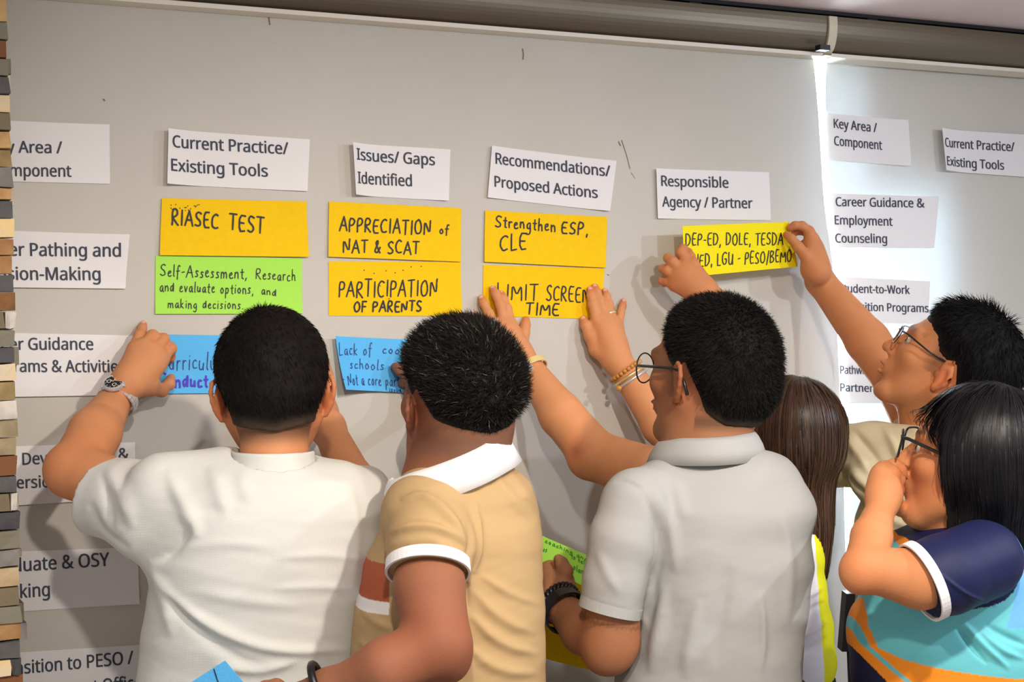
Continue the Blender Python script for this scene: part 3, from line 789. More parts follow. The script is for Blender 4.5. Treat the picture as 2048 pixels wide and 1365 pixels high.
k = Card([(967, 530), (1208.5, 537), (1205, 639), (965, 632)], M_org, 'orange card reading LIMIT SCREEN TIME between two palms', OG, off=.004)
k.pen('LIMIT', 993, 598, 1076, 602, 33, 3.2).pen('SCREEN', 1092, 602, 1178, 605, 30, 3.0).pen('TIME', 1051, 629, 1118, 631, 23, 3.4).done()
k = Card([(1365, 452.7), (1578, 444), (1595.6, 533.6), (1370, 555)], M_yel, 'bright yellow card held up by both hands of the person in khaki', OG, off=(.075, .06, .06, .078), bend=.006)
k.pen('DEP-ED, DOLE, TESDA', 1370, 491, 1565, 490, 24, 2.4).pen('CHED, LGU - PESO/BEMO', 1374, 534, 1583, 524, 24, 2.4).done()
BG = 'blue answer cards'
k = Card([(312, 669), (600, 674), (598, 786), (312, 788)], M_blu, 'blue card under the hand with the watch, ending in purple writing', BG, curl={'B': .003})
k.pen('Curriculum', 318, 740, 452, 741, 36, 2.2, M_inkb).pen('Conduct', 316, 774, 415, 775, 27, 4.4, M_inkp).done()
k = Card([(665, 673), (920, 684), (925, 792), (677, 779)], M_blu, 'blue card beginning Lack of coordination under the pointing thumb', BG, curl={'L': .016, 'BL': .02, 'B': .006})
k.pen('Lack of', 671, 710, 743, 710, 24, 1.9, M_inkb).pen('coordination', 764, 708, 905, 712, 17, 1.9, M_inkb).pen('schools and', 695, 738, 815, 742, 20, 1.9, M_inkb).pen('- Not a core part', 672, 769, 797, 774, 23, 1.9, M_inkb).pen('issue', 776, 784, 800, 784, 9, 1.6, M_inkb).done()
# ================================================================== people
def frame(az, pitch=0.0, roll=0.0):
    a, p, r = map(math.radians, (az, pitch, roll))
    F = np.array([math.sin(a) * math.cos(p), math.cos(a) * math.cos(p), math.sin(p)])
    R = np.array([math.cos(a), -math.sin(a), 0.0]); U = np.cross(R, F)
    return np.stack([R * math.cos(r) + U * math.sin(r), F, U * math.cos(r) - R * math.sin(r)])
M_white_eye = mat('eye_white', lin(198, 184, 172), rough=0.2)
M_iris = mat('iris', lin(40, 24, 16), rough=0.15)
M_metal = mat('steel', lin(222, 222, 226), rough=0.28, metal=0.55)
M_gold = mat('pale_gold', lin(232, 208, 150), rough=0.25, metal=0.6)
M_frameg = mat('glasses_frame', lin(26, 34, 36), rough=0.3)
M_lens = glassmat('lens_glass')
M_trous = mat('dark_trousers', lin(30, 32, 42), rough=0.85, bump=0.2, bscale=600)
M_shoe = mat('shoe_leather', lin(28, 22, 20), rough=0.4)
M_lip = mat('lips', lin(186, 98, 86), rough=0.5)
M_nail = mat('fingernail', lin(236, 178, 160), rough=0.3)

class Head:
    def __init__(s, px, py, Z, az, pitch=0, roll=0, sc=1.0):
        s.o = P(px, py, Z); s.M = frame(az, pitch, roll); s.sc = sc
    def w(s, x, y, z): return s.o + (s.M[0] * x + s.M[1] * y + s.M[2] * z) * s.sc
    def loc(s, V): return ((V - s.o) @ s.M.T) / s.sc
    def core(s, F, k=.02):
        c = s.sc; R = s.M
        F.el(s.w(0, -.012, .020), np.array((.0765, .097, .088)) * c, R, k)
        F.el(s.w(0, .030, -.030), np.array((.064, .070, .085)) * c, R, .03)
        F.el(s.w(0, -.055, -.035), np.array((.056, .045, .050)) * c, R, .03)
        return F
    def face(s, F, mouth_open=0.0):
        c = s.sc; R = s.M
        s.core(F)
        for q in (-1, 1):
            F.rc(s.w(.054 * q, .0, -.055), s.w(.030 * q, .062, -.104), .020 * c, .017 * c, .025)
            F.el(s.w(.041 * q, .064, -.026), np.array((.021, .018, .018)) * c, R, .02)
            F.rc(s.w(.045 * q, .078, .020), s.w(.012 * q, .090, .018), .009 * c, .009 * c, .014)
        F.rc(s.w(-.02, .074, -.108), s.w(.02, .074, -.108), .017 * c, .017 * c, .02)
        F.el(s.w(0, .083, -.112), np.array((.017, .013, .013)) * c, R, .015)
        for q in (-1, 1): F.el(s.w(.032 * q, .101, -.003), np.array((.016, .013, .0085)) * c, R, .010, 'sub')
        F.rc(s.w(0, .090, .006), s.w(0, .114, -.031), .0078 * c, .0112 * c, .009)
        F.el(s.w(0, .115, -.036), np.array((.0105, .010, .009)) * c, R, .006)
        for q in (-1, 1): F.el(s.w(.012 * q, .103, -.040), np.array((.007, .009, .007)) * c, R, .006)
        F.el(s.w(0, .088, -.067), np.array((.029, .018, .021)) * c, R, .014)
        F.el(s.w(0, .1065, -.0625), np.array((.021, .0075, .0052)) * c, R, .004)
        F.el(s.w(0, .1035, -.0735 - mouth_open), np.array((.018, .0078, .0062)) * c, R, .004)
        if mouth_open > 0: F.el(s.w(0, .100, -.0685 - mouth_open / 2), np.array((.017, .012, .002 + mouth_open / 2)) * c, R, .003, 'sub')
        return F
    def ears(s, F, out=1.0):
        c = s.sc
        for q in (-1, 1):
            def e(u, v, o=0.0):      # u back, v up in the ear's plane, o outwards
                return s.w(q * (.0735 + (.016 * out) * max(0, (u + .012) / .026) + o), -.004 - u, -.022 + v)
            pl = frame(0, 0)
            F.el(e(.002, -.001, -.001), np.array((.0055, .016, .028)) * c, np.stack([nz(s.M[0] * q + s.M[1] * .55), nz(s.M[1] - s.M[0] * q * .55), s.M[2]]), .003)
            rim = [(-.010, .010), (-.007, .024), (.004, .031), (.015, .026), (.019, .012), (.016, -.002), (.010, -.014), (.003, -.024)]
            for a, b in zip(rim[:-1], rim[1:]):
                F.rc(e(a[0], a[1], .003), e(b[0], b[1], .003), .0038 * c, .0038 * c, .003)
            F.el(e(-.002, -.026, .001), np.array((.005, .008, .009)) * c, s.M, .004)
            F.el(e(-.001, .000, .006), np.array((.004, .008, .013)) * c, s.M, .003, 'sub')
            F.el(e(-.013, -.004, .001), np.array((.004, .004, .006)) * c, s.M, .004)
        return F

def skin_tint(base, V, N, head=None, red=(), seed=0, stubble=None, dark=()):
    n1 = snoise(V, 40, seed); n2 = snoise(V, 160, seed + 1)
    C_ = np.tile(np.array(base), (len(V), 1)) * (1 + .05 * n1 + .025 * n2)[:, None]
    for c, r, amt in red:
        d = np.linalg.norm(V - np.array(c), axis=1); g = np.exp(-(d / r) ** 2) * amt
        C_ = C_ * (1 - g[:, None] * np.array([.02, .28, .34]))
    for c, r, amt in dark:
        d = np.linalg.norm(V - np.array(c), axis=1); g = np.exp(-(d / r) ** 2) * amt
        C_ = C_ * (1 - g[:, None] * np.array([.5, .55, .55]))
    if head is not None:
        L = head.loc(V)
        # hair stubble around the nape and temples
        if stubble is not None:
            g = stubble(L) * (np.linalg.norm(L, axis=1) < .17); C_ = C_ * (1 - g[:, None]) + np.array(lin(62, 52, 44)) * g[:, None]
        lp = np.exp(-(((L[:, 0]) / .022) ** 2 + ((L[:, 1] - .109) / .012) ** 2 + ((L[:, 2] + .069) / .008) ** 2) ** 2)
        C_ = C_ * (1 - .75 * lp[:, None]) + np.array(lin(178, 92, 84)) * .75 * lp[:, None]
        bz = .019 + .004 * np.cos(np.abs(L[:, 0]) * 60); br_ = np.exp(-((np.abs(L[:, 0]) - .033) / .020) ** 4 - ((L[:, 2] - .0225) / .0045) ** 2) * (L[:, 1] > .06) * (L[:, 1] < .14)
        C_ = C_ * (1 - .85 * br_[:, None]) + np.array(lin(30, 24, 22)) * .85 * br_[:, None]
    return C_

def smooth01(x): x = np.clip(x, 0, 1); return x * x * (3 - 2 * x)

def hair_short(pers, H, M_, T=.014, seed=0, hl=None, nstr=4200, L=(.012, .026), lift=.6, comb=(0, -.4, .3), jit=.35, rad=.0009, cols=None, lowcol=None, h=.003, nape=-.078, flecks=0.0, curl=0.0, radial=.5, whorl=(.0, -.05, .10)):
    """hair: a thick cap over the scalp plus thin strands rooted on it"""
    c = H.sc
    F = Field(H.o - .16 * c, H.o + .16 * c, h); H.core(F)
    F.el(H.w(0, -.050, -.075), np.array((.056, .040, .05)) * c, H.M, .03)
    g = [F.lo[i] + F.h * np.arange(F.n[i]) for i in range(3)]
    X = np.stack(np.meshgrid(*g, indexing='ij'), -1).reshape(-1, 3); Lc = H.loc(X)
    th = np.degrees(np.arctan2(np.abs(Lc[:, 0]), Lc[:, 1]))     # 0 front, 90 side, 180 back
    hlx, hly = hl or ([0, 35, 55, 75, 88, 100, 112, 130, 180], [.066, .060, .045, .010, -.002, .010, -.030, -.062, nape])
    line = np.interp(th, hlx, hly)
    gg = Lc[:, 2] - line
    t = (.0012 + T * smooth01(gg / .055)) * c
    t = t + snoise(Lc, 95, seed) * .0016 * smooth01(gg / .05)
    D = F.F.ravel() - t
    D = np.maximum(D, -gg * c * .8)
    F.F = D.reshape(F.F.shape).astype(f32)
    V, Q = F.mesh(1); N = normals(V, Q); Lc = H.loc(V); n_cap = len(V)
    th = np.degrees(np.arctan2(np.abs(Lc[:, 0]), Lc[:, 1])); gg = Lc[:, 2] - np.interp(th, hlx, hly)
    rr = np.random.default_rng(seed + 5)
    base = np.array(lin(*(cols or (24, 20, 19))))
    low = np.array(lin(*(lowcol or (70, 56, 46))))
    fade = smooth01(gg / .022)
    cc = low[None] * (1 - fade[:, None]) + base[None] * fade[:, None]
    cc = cc * (1 + .25 * snoise(Lc, 220, seed + 2))[:, None]
    # strands
    rad_ = np.linalg.norm((Lc - np.array([0, -.01, .0])) / np.array([.0765, .097, .088]), axis=1)
    cand = np.nonzero((gg > .004) & (rad_ > 1.0))[0]
    idx = rr.choice(cand, nstr)
    SV, SF, SCc = [], [], []
    comb = np.array(comb, float)
    cw = (H.M.T @ comb)[None].repeat(nstr, 0)
    wh = V[idx] - H.w(*whorl); wh /= np.linalg.norm(wh, axis=1)[:, None] + 1e-9
    cw = cw + wh * radial
    cw = cw - N[idx] * (cw * N[idx]).sum(1)[:, None]
    p0 = V[idx] - N[idx] * .002
    len_ = rr.uniform(L[0], L[1], nstr) * smooth01((gg[idx] + .006) / .045)
    d = N[idx] * lift + cw + rr.normal(size=(nstr, 3)) * jit
    d -= N[idx] * np.minimum(0, (d * N[idx]).sum(1))[:, None]
    d /= np.linalg.norm(d, axis=1)[:, None]
    nseg = 3; pts = [p0]
    for sgi in range(nseg):
        d2 = d + cw * .25 * (sgi + 1) + rr.normal(size=(nstr, 3)) * curl
        d2 /= np.linalg.norm(d2, axis=1)[:, None]
        pts.append(pts[-1] + d2 * (len_ / nseg)[:, None])
    pts = np.stack(pts, 1)
    wv = np.cross(d, rr.normal(size=(nstr, 3))); wv /= np.linalg.norm(wv, axis=1)[:, None]
    prof = np.array([1, .95, .7, .12]) * rad
    A = pts + wv[:, None] * prof[None, :, None]; B = pts - wv[:, None] * prof[None, :, None]
    SV = np.stack([A, B], 2).reshape(-1, 3)
    b0 = (np.arange(nstr) * (nseg + 1) * 2)[:, None] + n_cap
    qs = [np.stack([b0[:, 0] + 2 * i, b0[:, 0] + 2 * i + 1, b0[:, 0] + 2 * i + 3, b0[:, 0] + 2 * i + 2], 1) for i in range(nseg)]
    scol = base[None] * (1 + rr.normal(size=(nstr, 1)) * .35).clip(.3, 2.2)
    fl = rr.random(nstr) < flecks
    scol[fl] = np.array(lin(128, 122, 112)) * rr.uniform(.3, 1, (fl.sum(), 1))
    cc = np.vstack([cc, np.repeat(scol, (nseg + 1) * 2, 0)])
    return obj('hair', np.vstack([V, SV]), np.vstack([Q] + qs), M_, pers, smooth=True, cols=cc)

def hair_long(pers, H, M_, rows, T=.02, seed=0, base=(20, 16, 18), nstr=5200, hl=None, wave=.010, tipcol=None, back=None, len_j=.06, rad=.0011, part=None):
    """long hair: cap over the skull and a falling mass through rows (centre, half width, half depth), with strands on it"""
    c = H.sc; lo = H.o - .17 * c; hi = H.o + .17 * c
    fine = []; t_ = np.linspace(0, len(rows) - 1, 4 * (len(rows) - 1) + 1)
    A_ = np.array([[*q, w_, d_] for q, w_, d_ in rows]); n_ = len(rows)
    for t in t_:
        i = min(int(t), n_ - 2); u = t - i; p0, p1, p2, p3 = A_[max(i - 1, 0)], A_[i], A_[i + 1], A_[min(i + 2, n_ - 1)]
        r_ = .5 * (2 * p1 + (p2 - p0) * u + (2 * p0 - 5 * p1 + 4 * p2 - p3) * u * u + (3 * p1 - p0 - 3 * p2 + p3) * u ** 3)
        fine.append((r_[:3], max(r_[3], .006), max(r_[4], .006)))
    rows = fine
    for q, w_, d_ in rows: lo = np.minimum(lo, q - max(w_, d_)); hi = np.maximum(hi, q + max(w_, d_))
    F = Field(lo, hi, .004); H.core(F); F.F -= f32(T)
    F.loft(rows[:2], c_r, k=.03, p=2.2, cap=.5); F.loft(rows[1:], c_r, k=.006, p=2.2, cap=.5)
    g = [F.lo[i] + F.h * np.arange(F.n[i]) for i in range(3)]
    X = np.stack(np.meshgrid(*g, indexing='ij'), -1).reshape(-1, 3); Lc = H.loc(X)
    # keep the face free
    th = np.degrees(np.arctan2(np.abs(Lc[:, 0]), Lc[:, 1] - .0))
    hlx, hly = hl or ([0, 25, 45, 60, 68, 72], [.066, .055, .035, .0, -.16, -.6])
    line = np.interp(th, hlx, hly)
    D = np.maximum(F.F.ravel(), -(Lc[:, 2] - line) * .55 * (th < 120) - 9 * (th >= 120))
    D = D + snoise(Lc * np.array([1, 1, .14]), 150, seed) * .0018
    F.F = D.reshape(F.F.shape).astype(f32)
    V, Q = F.mesh(1); N = normals(V, Q); n_cap = len(V)
    rr = np.random.default_rng(seed + 3); bc = np.array(lin(*base)); tc_ = np.array(lin(*(tipcol or base)))
    zt_, zb_ = V[:, 2].max(), V[:, 2].min()
    def colat(z): 
        u = smooth01((zt_ - z) / (zt_ - zb_ + 1e-6)); return bc[None] * (1 - u[:, None]) + tc_[None] * u[:, None]
    cc = colat(V[:, 2]) * (1 + .45 * snoise(H.loc(V) * np.array([1, 1, .06]), 420, seed + 2)).clip(.2, 3)[:, None]
    GR = np.stack(np.gradient(F.F, F.h), -1)
    def samp(q):
        ix = np.clip(np.round((q - F.lo) / F.h).astype(int), 0, F.n - 1); ix = tuple(ix.T)
        g_ = GR[ix].astype(float); g_ /= np.linalg.norm(g_, axis=1)[:, None] + 1e-9
        dq = q - (F.lo + np.stack(ix, 1) * F.h)
        return F.F[ix] + (g_ * dq).sum(1), g_
    Lv = H.loc(V); thv = np.degrees(np.arctan2(np.abs(Lv[:, 0]), Lv[:, 1])); gv = Lv[:, 2] - np.interp(thv, hlx, hly)
    okv = np.nonzero((thv > 84) | ((gv > .02) & (Lv[:, 2] > .02)))[0]
    lev = np.abs(rr.normal(size=nstr)) * .0012
    idx = rr.choice(okv, nstr); p = V[idx] + N[idx] * .0005; nn = N[idx].copy()
    down = np.array([0, 0, -1.0]); ctr = H.w(0, -.02, .11)
    nseg = 7; seg = rr.uniform(.5, 1, nstr) * .018; pts = [p]
    alive = np.ones(nstr)
    d = None
    for sgi in range(nseg):
        outw = pts[-1] - ctr; outw[:, 2] = 0; outw /= np.linalg.norm(outw, axis=1)[:, None] + 1e-9
        dd = down[None] * 1.0 + outw * .8 * np.clip((pts[-1][:, 2:3] - H.o[2] - .03) / .07, 0, 1)
        dd = dd - nn * (dd * nn).sum(1)[:, None] * (nn @ down < .2)[:, None] * .97
        dd /= np.linalg.norm(dd, axis=1)[:, None] + 1e-9
        if d is None: d = dd + rr.normal(size=(nstr, 3)) * .05
        d = .5 * d + .5 * dd + rr.normal(size=(nstr, 3)) * .012
        q = pts[-1] + d * seg[:, None]
        sd, gr = samp(q); q = q - gr * (sd - .0012 - lev)[:, None]; nn = .5 * nn + .5 * gr; nn /= np.linalg.norm(nn, axis=1)[:, None] + 1e-9
        q[:, 2] = np.maximum(q[:, 2], zb_ - rr.uniform(0, .012, nstr))
        pts.append(q)
    pts = np.stack(pts, 1)
    wv = np.cross(nn, down[None] + rr.normal(size=(nstr, 3)) * .05); wv /= np.linalg.norm(wv, axis=1)[:, None] + 1e-9
    prof = np.array([.15, .8, 1, 1, 1, .9, .7, .15]) * rad
    A = pts + wv[:, None] * prof[None, :, None]; B = pts - wv[:, None] * prof[None, :, None]
    SV = np.stack([A, B], 2).reshape(-1, 3)
    b0 = np.arange(nstr) * (nseg + 1) * 2 + n_cap
    qs = [np.stack([b0 + 2 * i, b0 + 2 * i + 1, b0 + 2 * i + 3, b0 + 2 * i + 2], 1) for i in range(nseg)]
    sc_ = colat(pts[:, 0, 2]) * (1 + rr.normal(size=(nstr, 1)) * .4).clip(.25, 2.4)
    cc = np.vstack([cc, np.repeat(sc_, (nseg + 1) * 2, 0)])
    return obj('hair', np.vstack([V, SV]), np.vstack([Q] + qs), M_, pers, smooth=True, cols=cc)

def hand(F, wrist, palm_r, fingers, dirn=None, k=.007):
    """wrist point; each finger is a list of joints (point, radius) from its knuckle to its tip"""
    for i, fg in enumerate(fingers):
        (p0, r0) = fg[0]
        thumb = len(fg) > 0 and i == len(fingers) - 1
        F.rc(wrist, p0, palm_r * (.8 if thumb else .95), r0 * 1.12, .012)
    for a, b in zip(fingers[:-2], fingers[1:-1]):
        m0 = (a[0][0] + b[0][0]) / 2; F.rc(wrist * .6 + m0 * .4, m0 * .93 + wrist * .07, palm_r * .9, a[0][1] * 1.0, .012)
    for fg in fingers:
        for (a, ra), (b, rb) in zip(fg[:-1], fg[1:]):
            F.rc(a, b, ra, rb * .96, .0025)
        for (a, ra) in fg[1:-1]: F.el(a, np.array([ra, ra, ra]) * 1.04, None, .004)
    return F
def nails(pers, tips, n_out, material=None):
    for (a, b, r) in tips:        # a: last joint, b: tip
        d = nz(b - a); n = nz(n_out - d * (n_out @ d)); x = np.cross(d, n)
        mb = MB(); mb.ellip(b + n * r * .72 - d * r * .1, np.stack([x, d, n]), (r * .62, r * .85, r * .28), 10, 6)
        mb.build('fingernail', material or M_nail, pers, smooth=True)

def chain(F, pts, k=.02):
    k = k * .42
    for (a, ra), (b, rb) in zip(pts[:-1], pts[1:]): F.rc(a, b, ra, rb, k)
    return F
def PR(px, py, Z, rpx): return (P(px, py, Z), rpx * Z / FPX)

def collar(pers, H, neck_c, axis, r, hgt, material, name='collar', open_az=None, fold=.010, wide=1.15, tilt=(0, 0), n=48, flare=.012, drop=.020, span=330, side=None):
    """polo collar: a standing band that folds over and falls outwards; open at the front"""
    ax = nz(axis); f0 = nz(H.M[1] - ax * (H.M[1] @ ax)) if open_az is None else nz(open_az - ax * (open_az @ ax)); s0 = np.cross(f0, ax)
    V = []; F = []; prof = [(0.0, 0), (hgt * .55, .001), (hgt, .001), (hgt + .003, .004), (hgt - .002, .008), (hgt * .5, .008 + flare * .45), (-drop, .008 + flare)]
    th_ = .0025
    m_ = len(prof)
    A = np.radians(np.linspace(180 - span / 2, 180 + span / 2, n))
    for a in A:
        d = f0 * math.cos(a) + s0 * math.sin(a) * 1.0
        w_ = 1 + (wide - 1) * abs(math.sin(a))
        fr_ = max(0, math.cos(a))
        for z, o in prof:
            V.append(neck_c + d * (r * w_ + o + .012 * fr_) + ax * (z - tilt[0] * fr_ + tilt[1] * max(0, -math.cos(a))))
    nV = len(V)
    ctr = np.array(neck_c)
    for a_i, a in enumerate(A):
        d = f0 * math.cos(a) + s0 * math.sin(a)
        for j, (z, o) in enumerate(prof):
            q = V[a_i * m_ + j]; sg = -1 if j <= 2 else 1
            V.append(q + d * th_ * sg if j != 3 else q + ax * th_)
    for i in range(n - 1):
        for j in range(m_ - 1):
            a = i * m_ + j; F.append((a, a + 1, a + m_ + 1, a + m_)); F.append((a + nV + m_, a + nV + m_ + 1, a + nV + 1, a + nV))
        F.append((i * m_, (i + 1) * m_, (i + 1) * m_ + nV, i * m_ + nV)); e = m_ - 1
        F.append((i * m_ + e + nV, (i + 1) * m_ + e + nV, (i + 1) * m_ + e, i * m_ + e))
    for i in (0, n - 1):
        for j in range(m_ - 1): F.append((i * m_ + j, i * m_ + j + nV, i * m_ + j + 1 + nV, i * m_ + j + 1))
    return obj(name, V, F, material, pers, smooth=True)

def legs(pers, cx_, cy_, az, ztop, hipw, belly, material, shoes=True, skirt=False):
    M_ = frame(az); R, Fd = M_[0], M_[1]
    F = Field((cx_ - .35, cy_ - .35, 0.02), (cx_ + .35, cy_ + .35, ztop + .02), .010)
    c = np.array([cx_, cy_, 0.0])
    F.loft([(c + [0, 0, ztop - .02], hipw * .92, belly), (c + [0, 0, .82], hipw, belly * .98)], R, k=.03)
    for q in (-1, 1):
        F.rc(c + R * q * hipw * .5 + [0, 0, .82], c + R * q * hipw * .58 + [0, 0, .48], .095, .070, .04)
        F.rc(c + R * q * hipw * .58 + [0, 0, .48], c + R * q * hipw * .60 - Fd * .01 + [0, 0, .09], .070, .062, .03)
    F.cuth(ztop); F.cuth(.045, False)
    V, Q = F.mesh(1); V = V + normals(V, Q) * (snoise(V, 30, 3) * .003)[:, None]
    obj('trousers', V, Q, material, pers, smooth=True)
    for q in (-1, 1):
        f = Field(c + R * q * hipw * .6 + [-.2, -.2, 0], c + R * q * hipw * .6 + [.2, .2, .12], .008)
        b = c + R * q * hipw * .6
        f.rc(b - Fd * .06 + [0, 0, .045], b + Fd * .13 + [0, 0, .035], .045, .040, .02); f.rc(b + [0, 0, .06], b + [0, 0, .11], .048, .045, .02)
        f.cuth(.001, False); V, Q = f.mesh(1); V[:, 2] = np.maximum(V[:, 2], 0); obj('shoe', V, Q, M_shoe, pers, smooth=True)

def eyes(pers, H, gaze=(0, 1, 0)):
    for q in (-1, 1):
        c = H.w(.032 * q, .0795, -.004); g = nz(H.M.T @ np.array(gaze))
        mb = MB(); mb.ellip(c, H.M, (.0118 * H.sc,) * 3, 14, 10); e = mb.build('eye', M_white_eye, pers, smooth=True)
        x = nz(np.cross(g, H.M[2])); y = np.cross(x, g)
        mb = MB(); mb.ellip(c + g * .0085 * H.sc, np.stack([x, y, g]), (.006, .006, .0045), 12, 6); mb.build('iris', M_iris, e, smooth=True)

def glasses(pers, H, material, shape='round', w_=.026, hh=.023, cxo=.034, y0=.112, z0=-.004, thick=.0014, temple=True, tl=.0016, tz=0.004, hook=True, tfl=1.0, wrap=.012):
    G_ = empty('glasses', H.o, None); G_.parent = pers
    G_.location = [float(v) for v in (H.o - root_loc(pers))]
    for q in (-1, 1):
        pts = []
        for a in np.linspace(0, 2 * math.pi, 29)[:-1]:
            ca, sa = math.cos(a), math.sin(a)
            if shape == 'round': x, z = w_ * ca, hh * sa
            else:
                e = .45; x = w_ * abs(ca) ** e * np.sign(ca); z = hh * abs(sa) ** e * np.sign(sa)
                x *= 1 - .10 * (z < 0)
            xx = cxo * q + x; pts.append(H.w(xx, y0 - wrap * (abs(xx) / .065) ** 2, z0 + z))
        mb = MB(); mb.tube(pts, thick, 6, closed=True); rim = mb.build('lens_rim', material, G_, smooth=True)
        mb = MB(); c = sum(pts) / len(pts); mb.add([c] + pts, [(0, 1 + i, 1 + (i + 1) % len(pts)) for i in range(len(pts))]); mb.build('lens', M_lens, G_, smooth=True)
    mb = MB(); mb.tube([H.w(x, y0 + .003 - .003 * abs(x) / .009, z0 + .006 + .002 * (1 - (x / .009) ** 2)) for x in (-.009, -.004, 0, .004, .009)], thick, 6); mb.build('bridge', material, G_)
    for q in (-1, 1):
        zz = z0 + (.004 if shape == 'round' else hh * .62)
        pts = [H.w(q * (cxo + w_), y0 - wrap * ((cxo + w_) / .065) ** 2, zz), H.w(q * .070, y0 - .022, zz + .001), H.w(q * .079, .04, tz), H.w(q * .081, .006, tz)]
        if hook: pts += [H.w(q * .0845, -.008, tz - .003), H.w(q * .0855, -.022, tz - .020), H.w(q * .0855, -.030, tz - .040)]
        mb = MB(); mb.tube(pts, [tl * 1.2] + [tl] * (len(pts) - 2) + [tl * 1.2], 8, flat=tfl); mb.build('temple', material, G_, smooth=True)
    return G_
def ring_around(c, axis, r, tube, material, name, parent, flat=1.0, n=40, squash=1.0, sdir=None):
    ax = nz(axis); x = nz(np.cross(ax, [0, 0, 1.0] if sdir is None else sdir)); y = np.cross(ax, x)
    pts = [c + x * (r * math.cos(a)) + y * (r * squash * math.sin(a)) for a in np.linspace(0, 2 * math.pi, n + 1)[:-1]]
    mb = MB(); mb.tube(pts, tube, 8, closed=True); return mb.build(name, material, parent, smooth=True)
def band_around(c, axis, r0, r1, wid, th, material, name, parent, n=36, sdir=None, arc=(0, 360)):
    ax = nz(axis); x = nz(np.cross(ax, [0, 0, 1.0] if sdir is None else sdir)); y = np.cross(ax, x); V = []; F = []
    full = arc[1] - arc[0] >= 360; A = np.radians(np.linspace(arc[0], arc[1], n + (0 if full else 1), endpoint=not full)); m_ = len(A)
    for a in A:
        d = x * math.cos(a) * r0 + y * math.sin(a) * r1; dn = nz(d)
        for o, s_ in ((0, -1), (th, -1), (th, 1), (0, 1)): V.append(c + d + dn * o + ax * (wid / 2 * s_))
    for i in range(m_ if full else m_ - 1):
        j = (i + 1) % m_
        for k_ in range(4): F.append((i * 4 + k_, i * 4 + (k_ + 1) % 4, j * 4 + (k_ + 1) % 4, j * 4 + k_))
    return obj(name, V, F, material, parent, smooth=False)
def skinmat(name): return mat(name, (1, 1, 1), rough=0.62, spec=0.22, attr='tint', bump=0.25, bscale=520, sss=0.08)
def hairmat(name, rough=.38, spec=.5): return mat(name, (1, 1, 1), rough=rough, spec=spec, attr='tint')
M_skin = skinmat('skin'); M_hair = hairmat('hair', .7, .12); M_hairg = hairmat('hair_glossy', .42, .32)

def person(label, c):
    return empty('person', (c[0], c[1], 0.0), label, 'person', 'people at the blind wall')
def body_mesh(pers, F, tint, name='body'):
    V, Q = F.mesh(1); N = normals(V, Q); return obj(name, V, Q, M_skin, pers, smooth=True, cols=tint(V, N))
def shirt_mesh(pers, F, material, fl=(), nseed=0, amp=.0022, tint=None, name='shirt', nscale=22):
    V, Q = F.mesh(1)
    if tint: V, Q = subdiv(V, Q)
    N = normals(V, Q)
    V = V + N * (snoise(V * np.array([1, 1, .7]), nscale, nseed, 2) * amp)[:, None]
    V = V + N * (snoise(V * np.array([1, 1, 2.4]), 75, nseed + 9, 2) * amp * .28)[:, None]
    V = folds(V, N, fl)
    return obj(name, V, Q, material, pers, smooth=True, cols=tint(V, N) if tint else None), V, Q
# ------------------------------------------------------------------ man in the white shirt (far left)
M_lshirt = mat('ivory_linen', lin(236, 236, 230), rough=0.85, spec=0.2, bump=0.35, bscale=330, weave=True, trans=0.12)
H = Head(545, 768, 2.32, 17, -4, 1, 1.03)
feet = P(510, 1100, 2.30)
p1 = person('man in an ivory linen shirt seen from behind, both arms raised, far left', feet)
F = Field(P(60, 1200, 2.2) - [.05, .1, 0], P(790, 640, 2.75) + [.10, .10, .05], .003)
F = Field(np.minimum.reduce([P(70, 1120, 2.3), P(330, 1120, 2.1), P(60, 900, 2.4), P(260, 1100, 2.3)]) - [.02, .03, .0], np.maximum.reduce([P(330, 620, 2.72), P(760, 620, 2.8), P(760, 900, 2.2)]) + .03, .003)
H.face(F); H.ears(F, .9)
nb = P(548, 945, 2.27)
F.rc(H.w(0, -.03, -.06), nb, .052, .054, .02); F.rc(H.w(0, .02, -.07), nb + c_f * .03, .046, .050, .02)
F.rc(nb - c_u * .04, P(400, 1020, 2.30), .045, .05, .03); F.rc(nb - c_u * .04, P(680, 1020, 2.32), .045, .05, .03)
# left arm
sh, el_, wr = PR(340, 1030, 2.27, 50), PR(152, 942, 2.36, 56), PR(236, 792, 2.555, 31)
chain(F, [sh, PR(240, 982, 2.31, 58), el_], .02); chain(F, [el_, PR(190, 866, 2.44, 51), wr], .025)
F.el(P(124, 940, 2.36), (.026, .026, .032), None, .02)
def q(px, py, off, r): return (Wp(px, py, off), r)
fgs = [[q(268, 697, .052, .0115), q(279, 671, .035, .0098), q(284, 658, .018, .0085), q(287, 650, .009, .0072)],
       [q(290, 690, .058, .0120), q(305, 672, .046, .0108), q(311, 690, .022, .0092), q(312, 700, .010, .0082)],
       [q(311, 700, .060, .0120), q(327, 679, .050, .0106), q(332, 698, .024, .0090), q(333, 708, .011, .0080)],
       [q(325, 716, .058, .0115), q(342, 697, .050, .0100), q(341, 714, .026, .0085), q(340, 722, .012, .0075)],
       [q(300, 775, .066, .0150), q(323, 781, .048, .0120), q(338, 769, .028, .0105), q(342, 757, .014, .0088)]]
hand(F, Wp(250, 772, .080), .0205, fgs)
F.rc(Wp(255, 765, .075), Wp(300, 730, .060), .026, .025, .02)
F.rc(wr[0], Wp(256, 765, .078), .027, .023, .01)
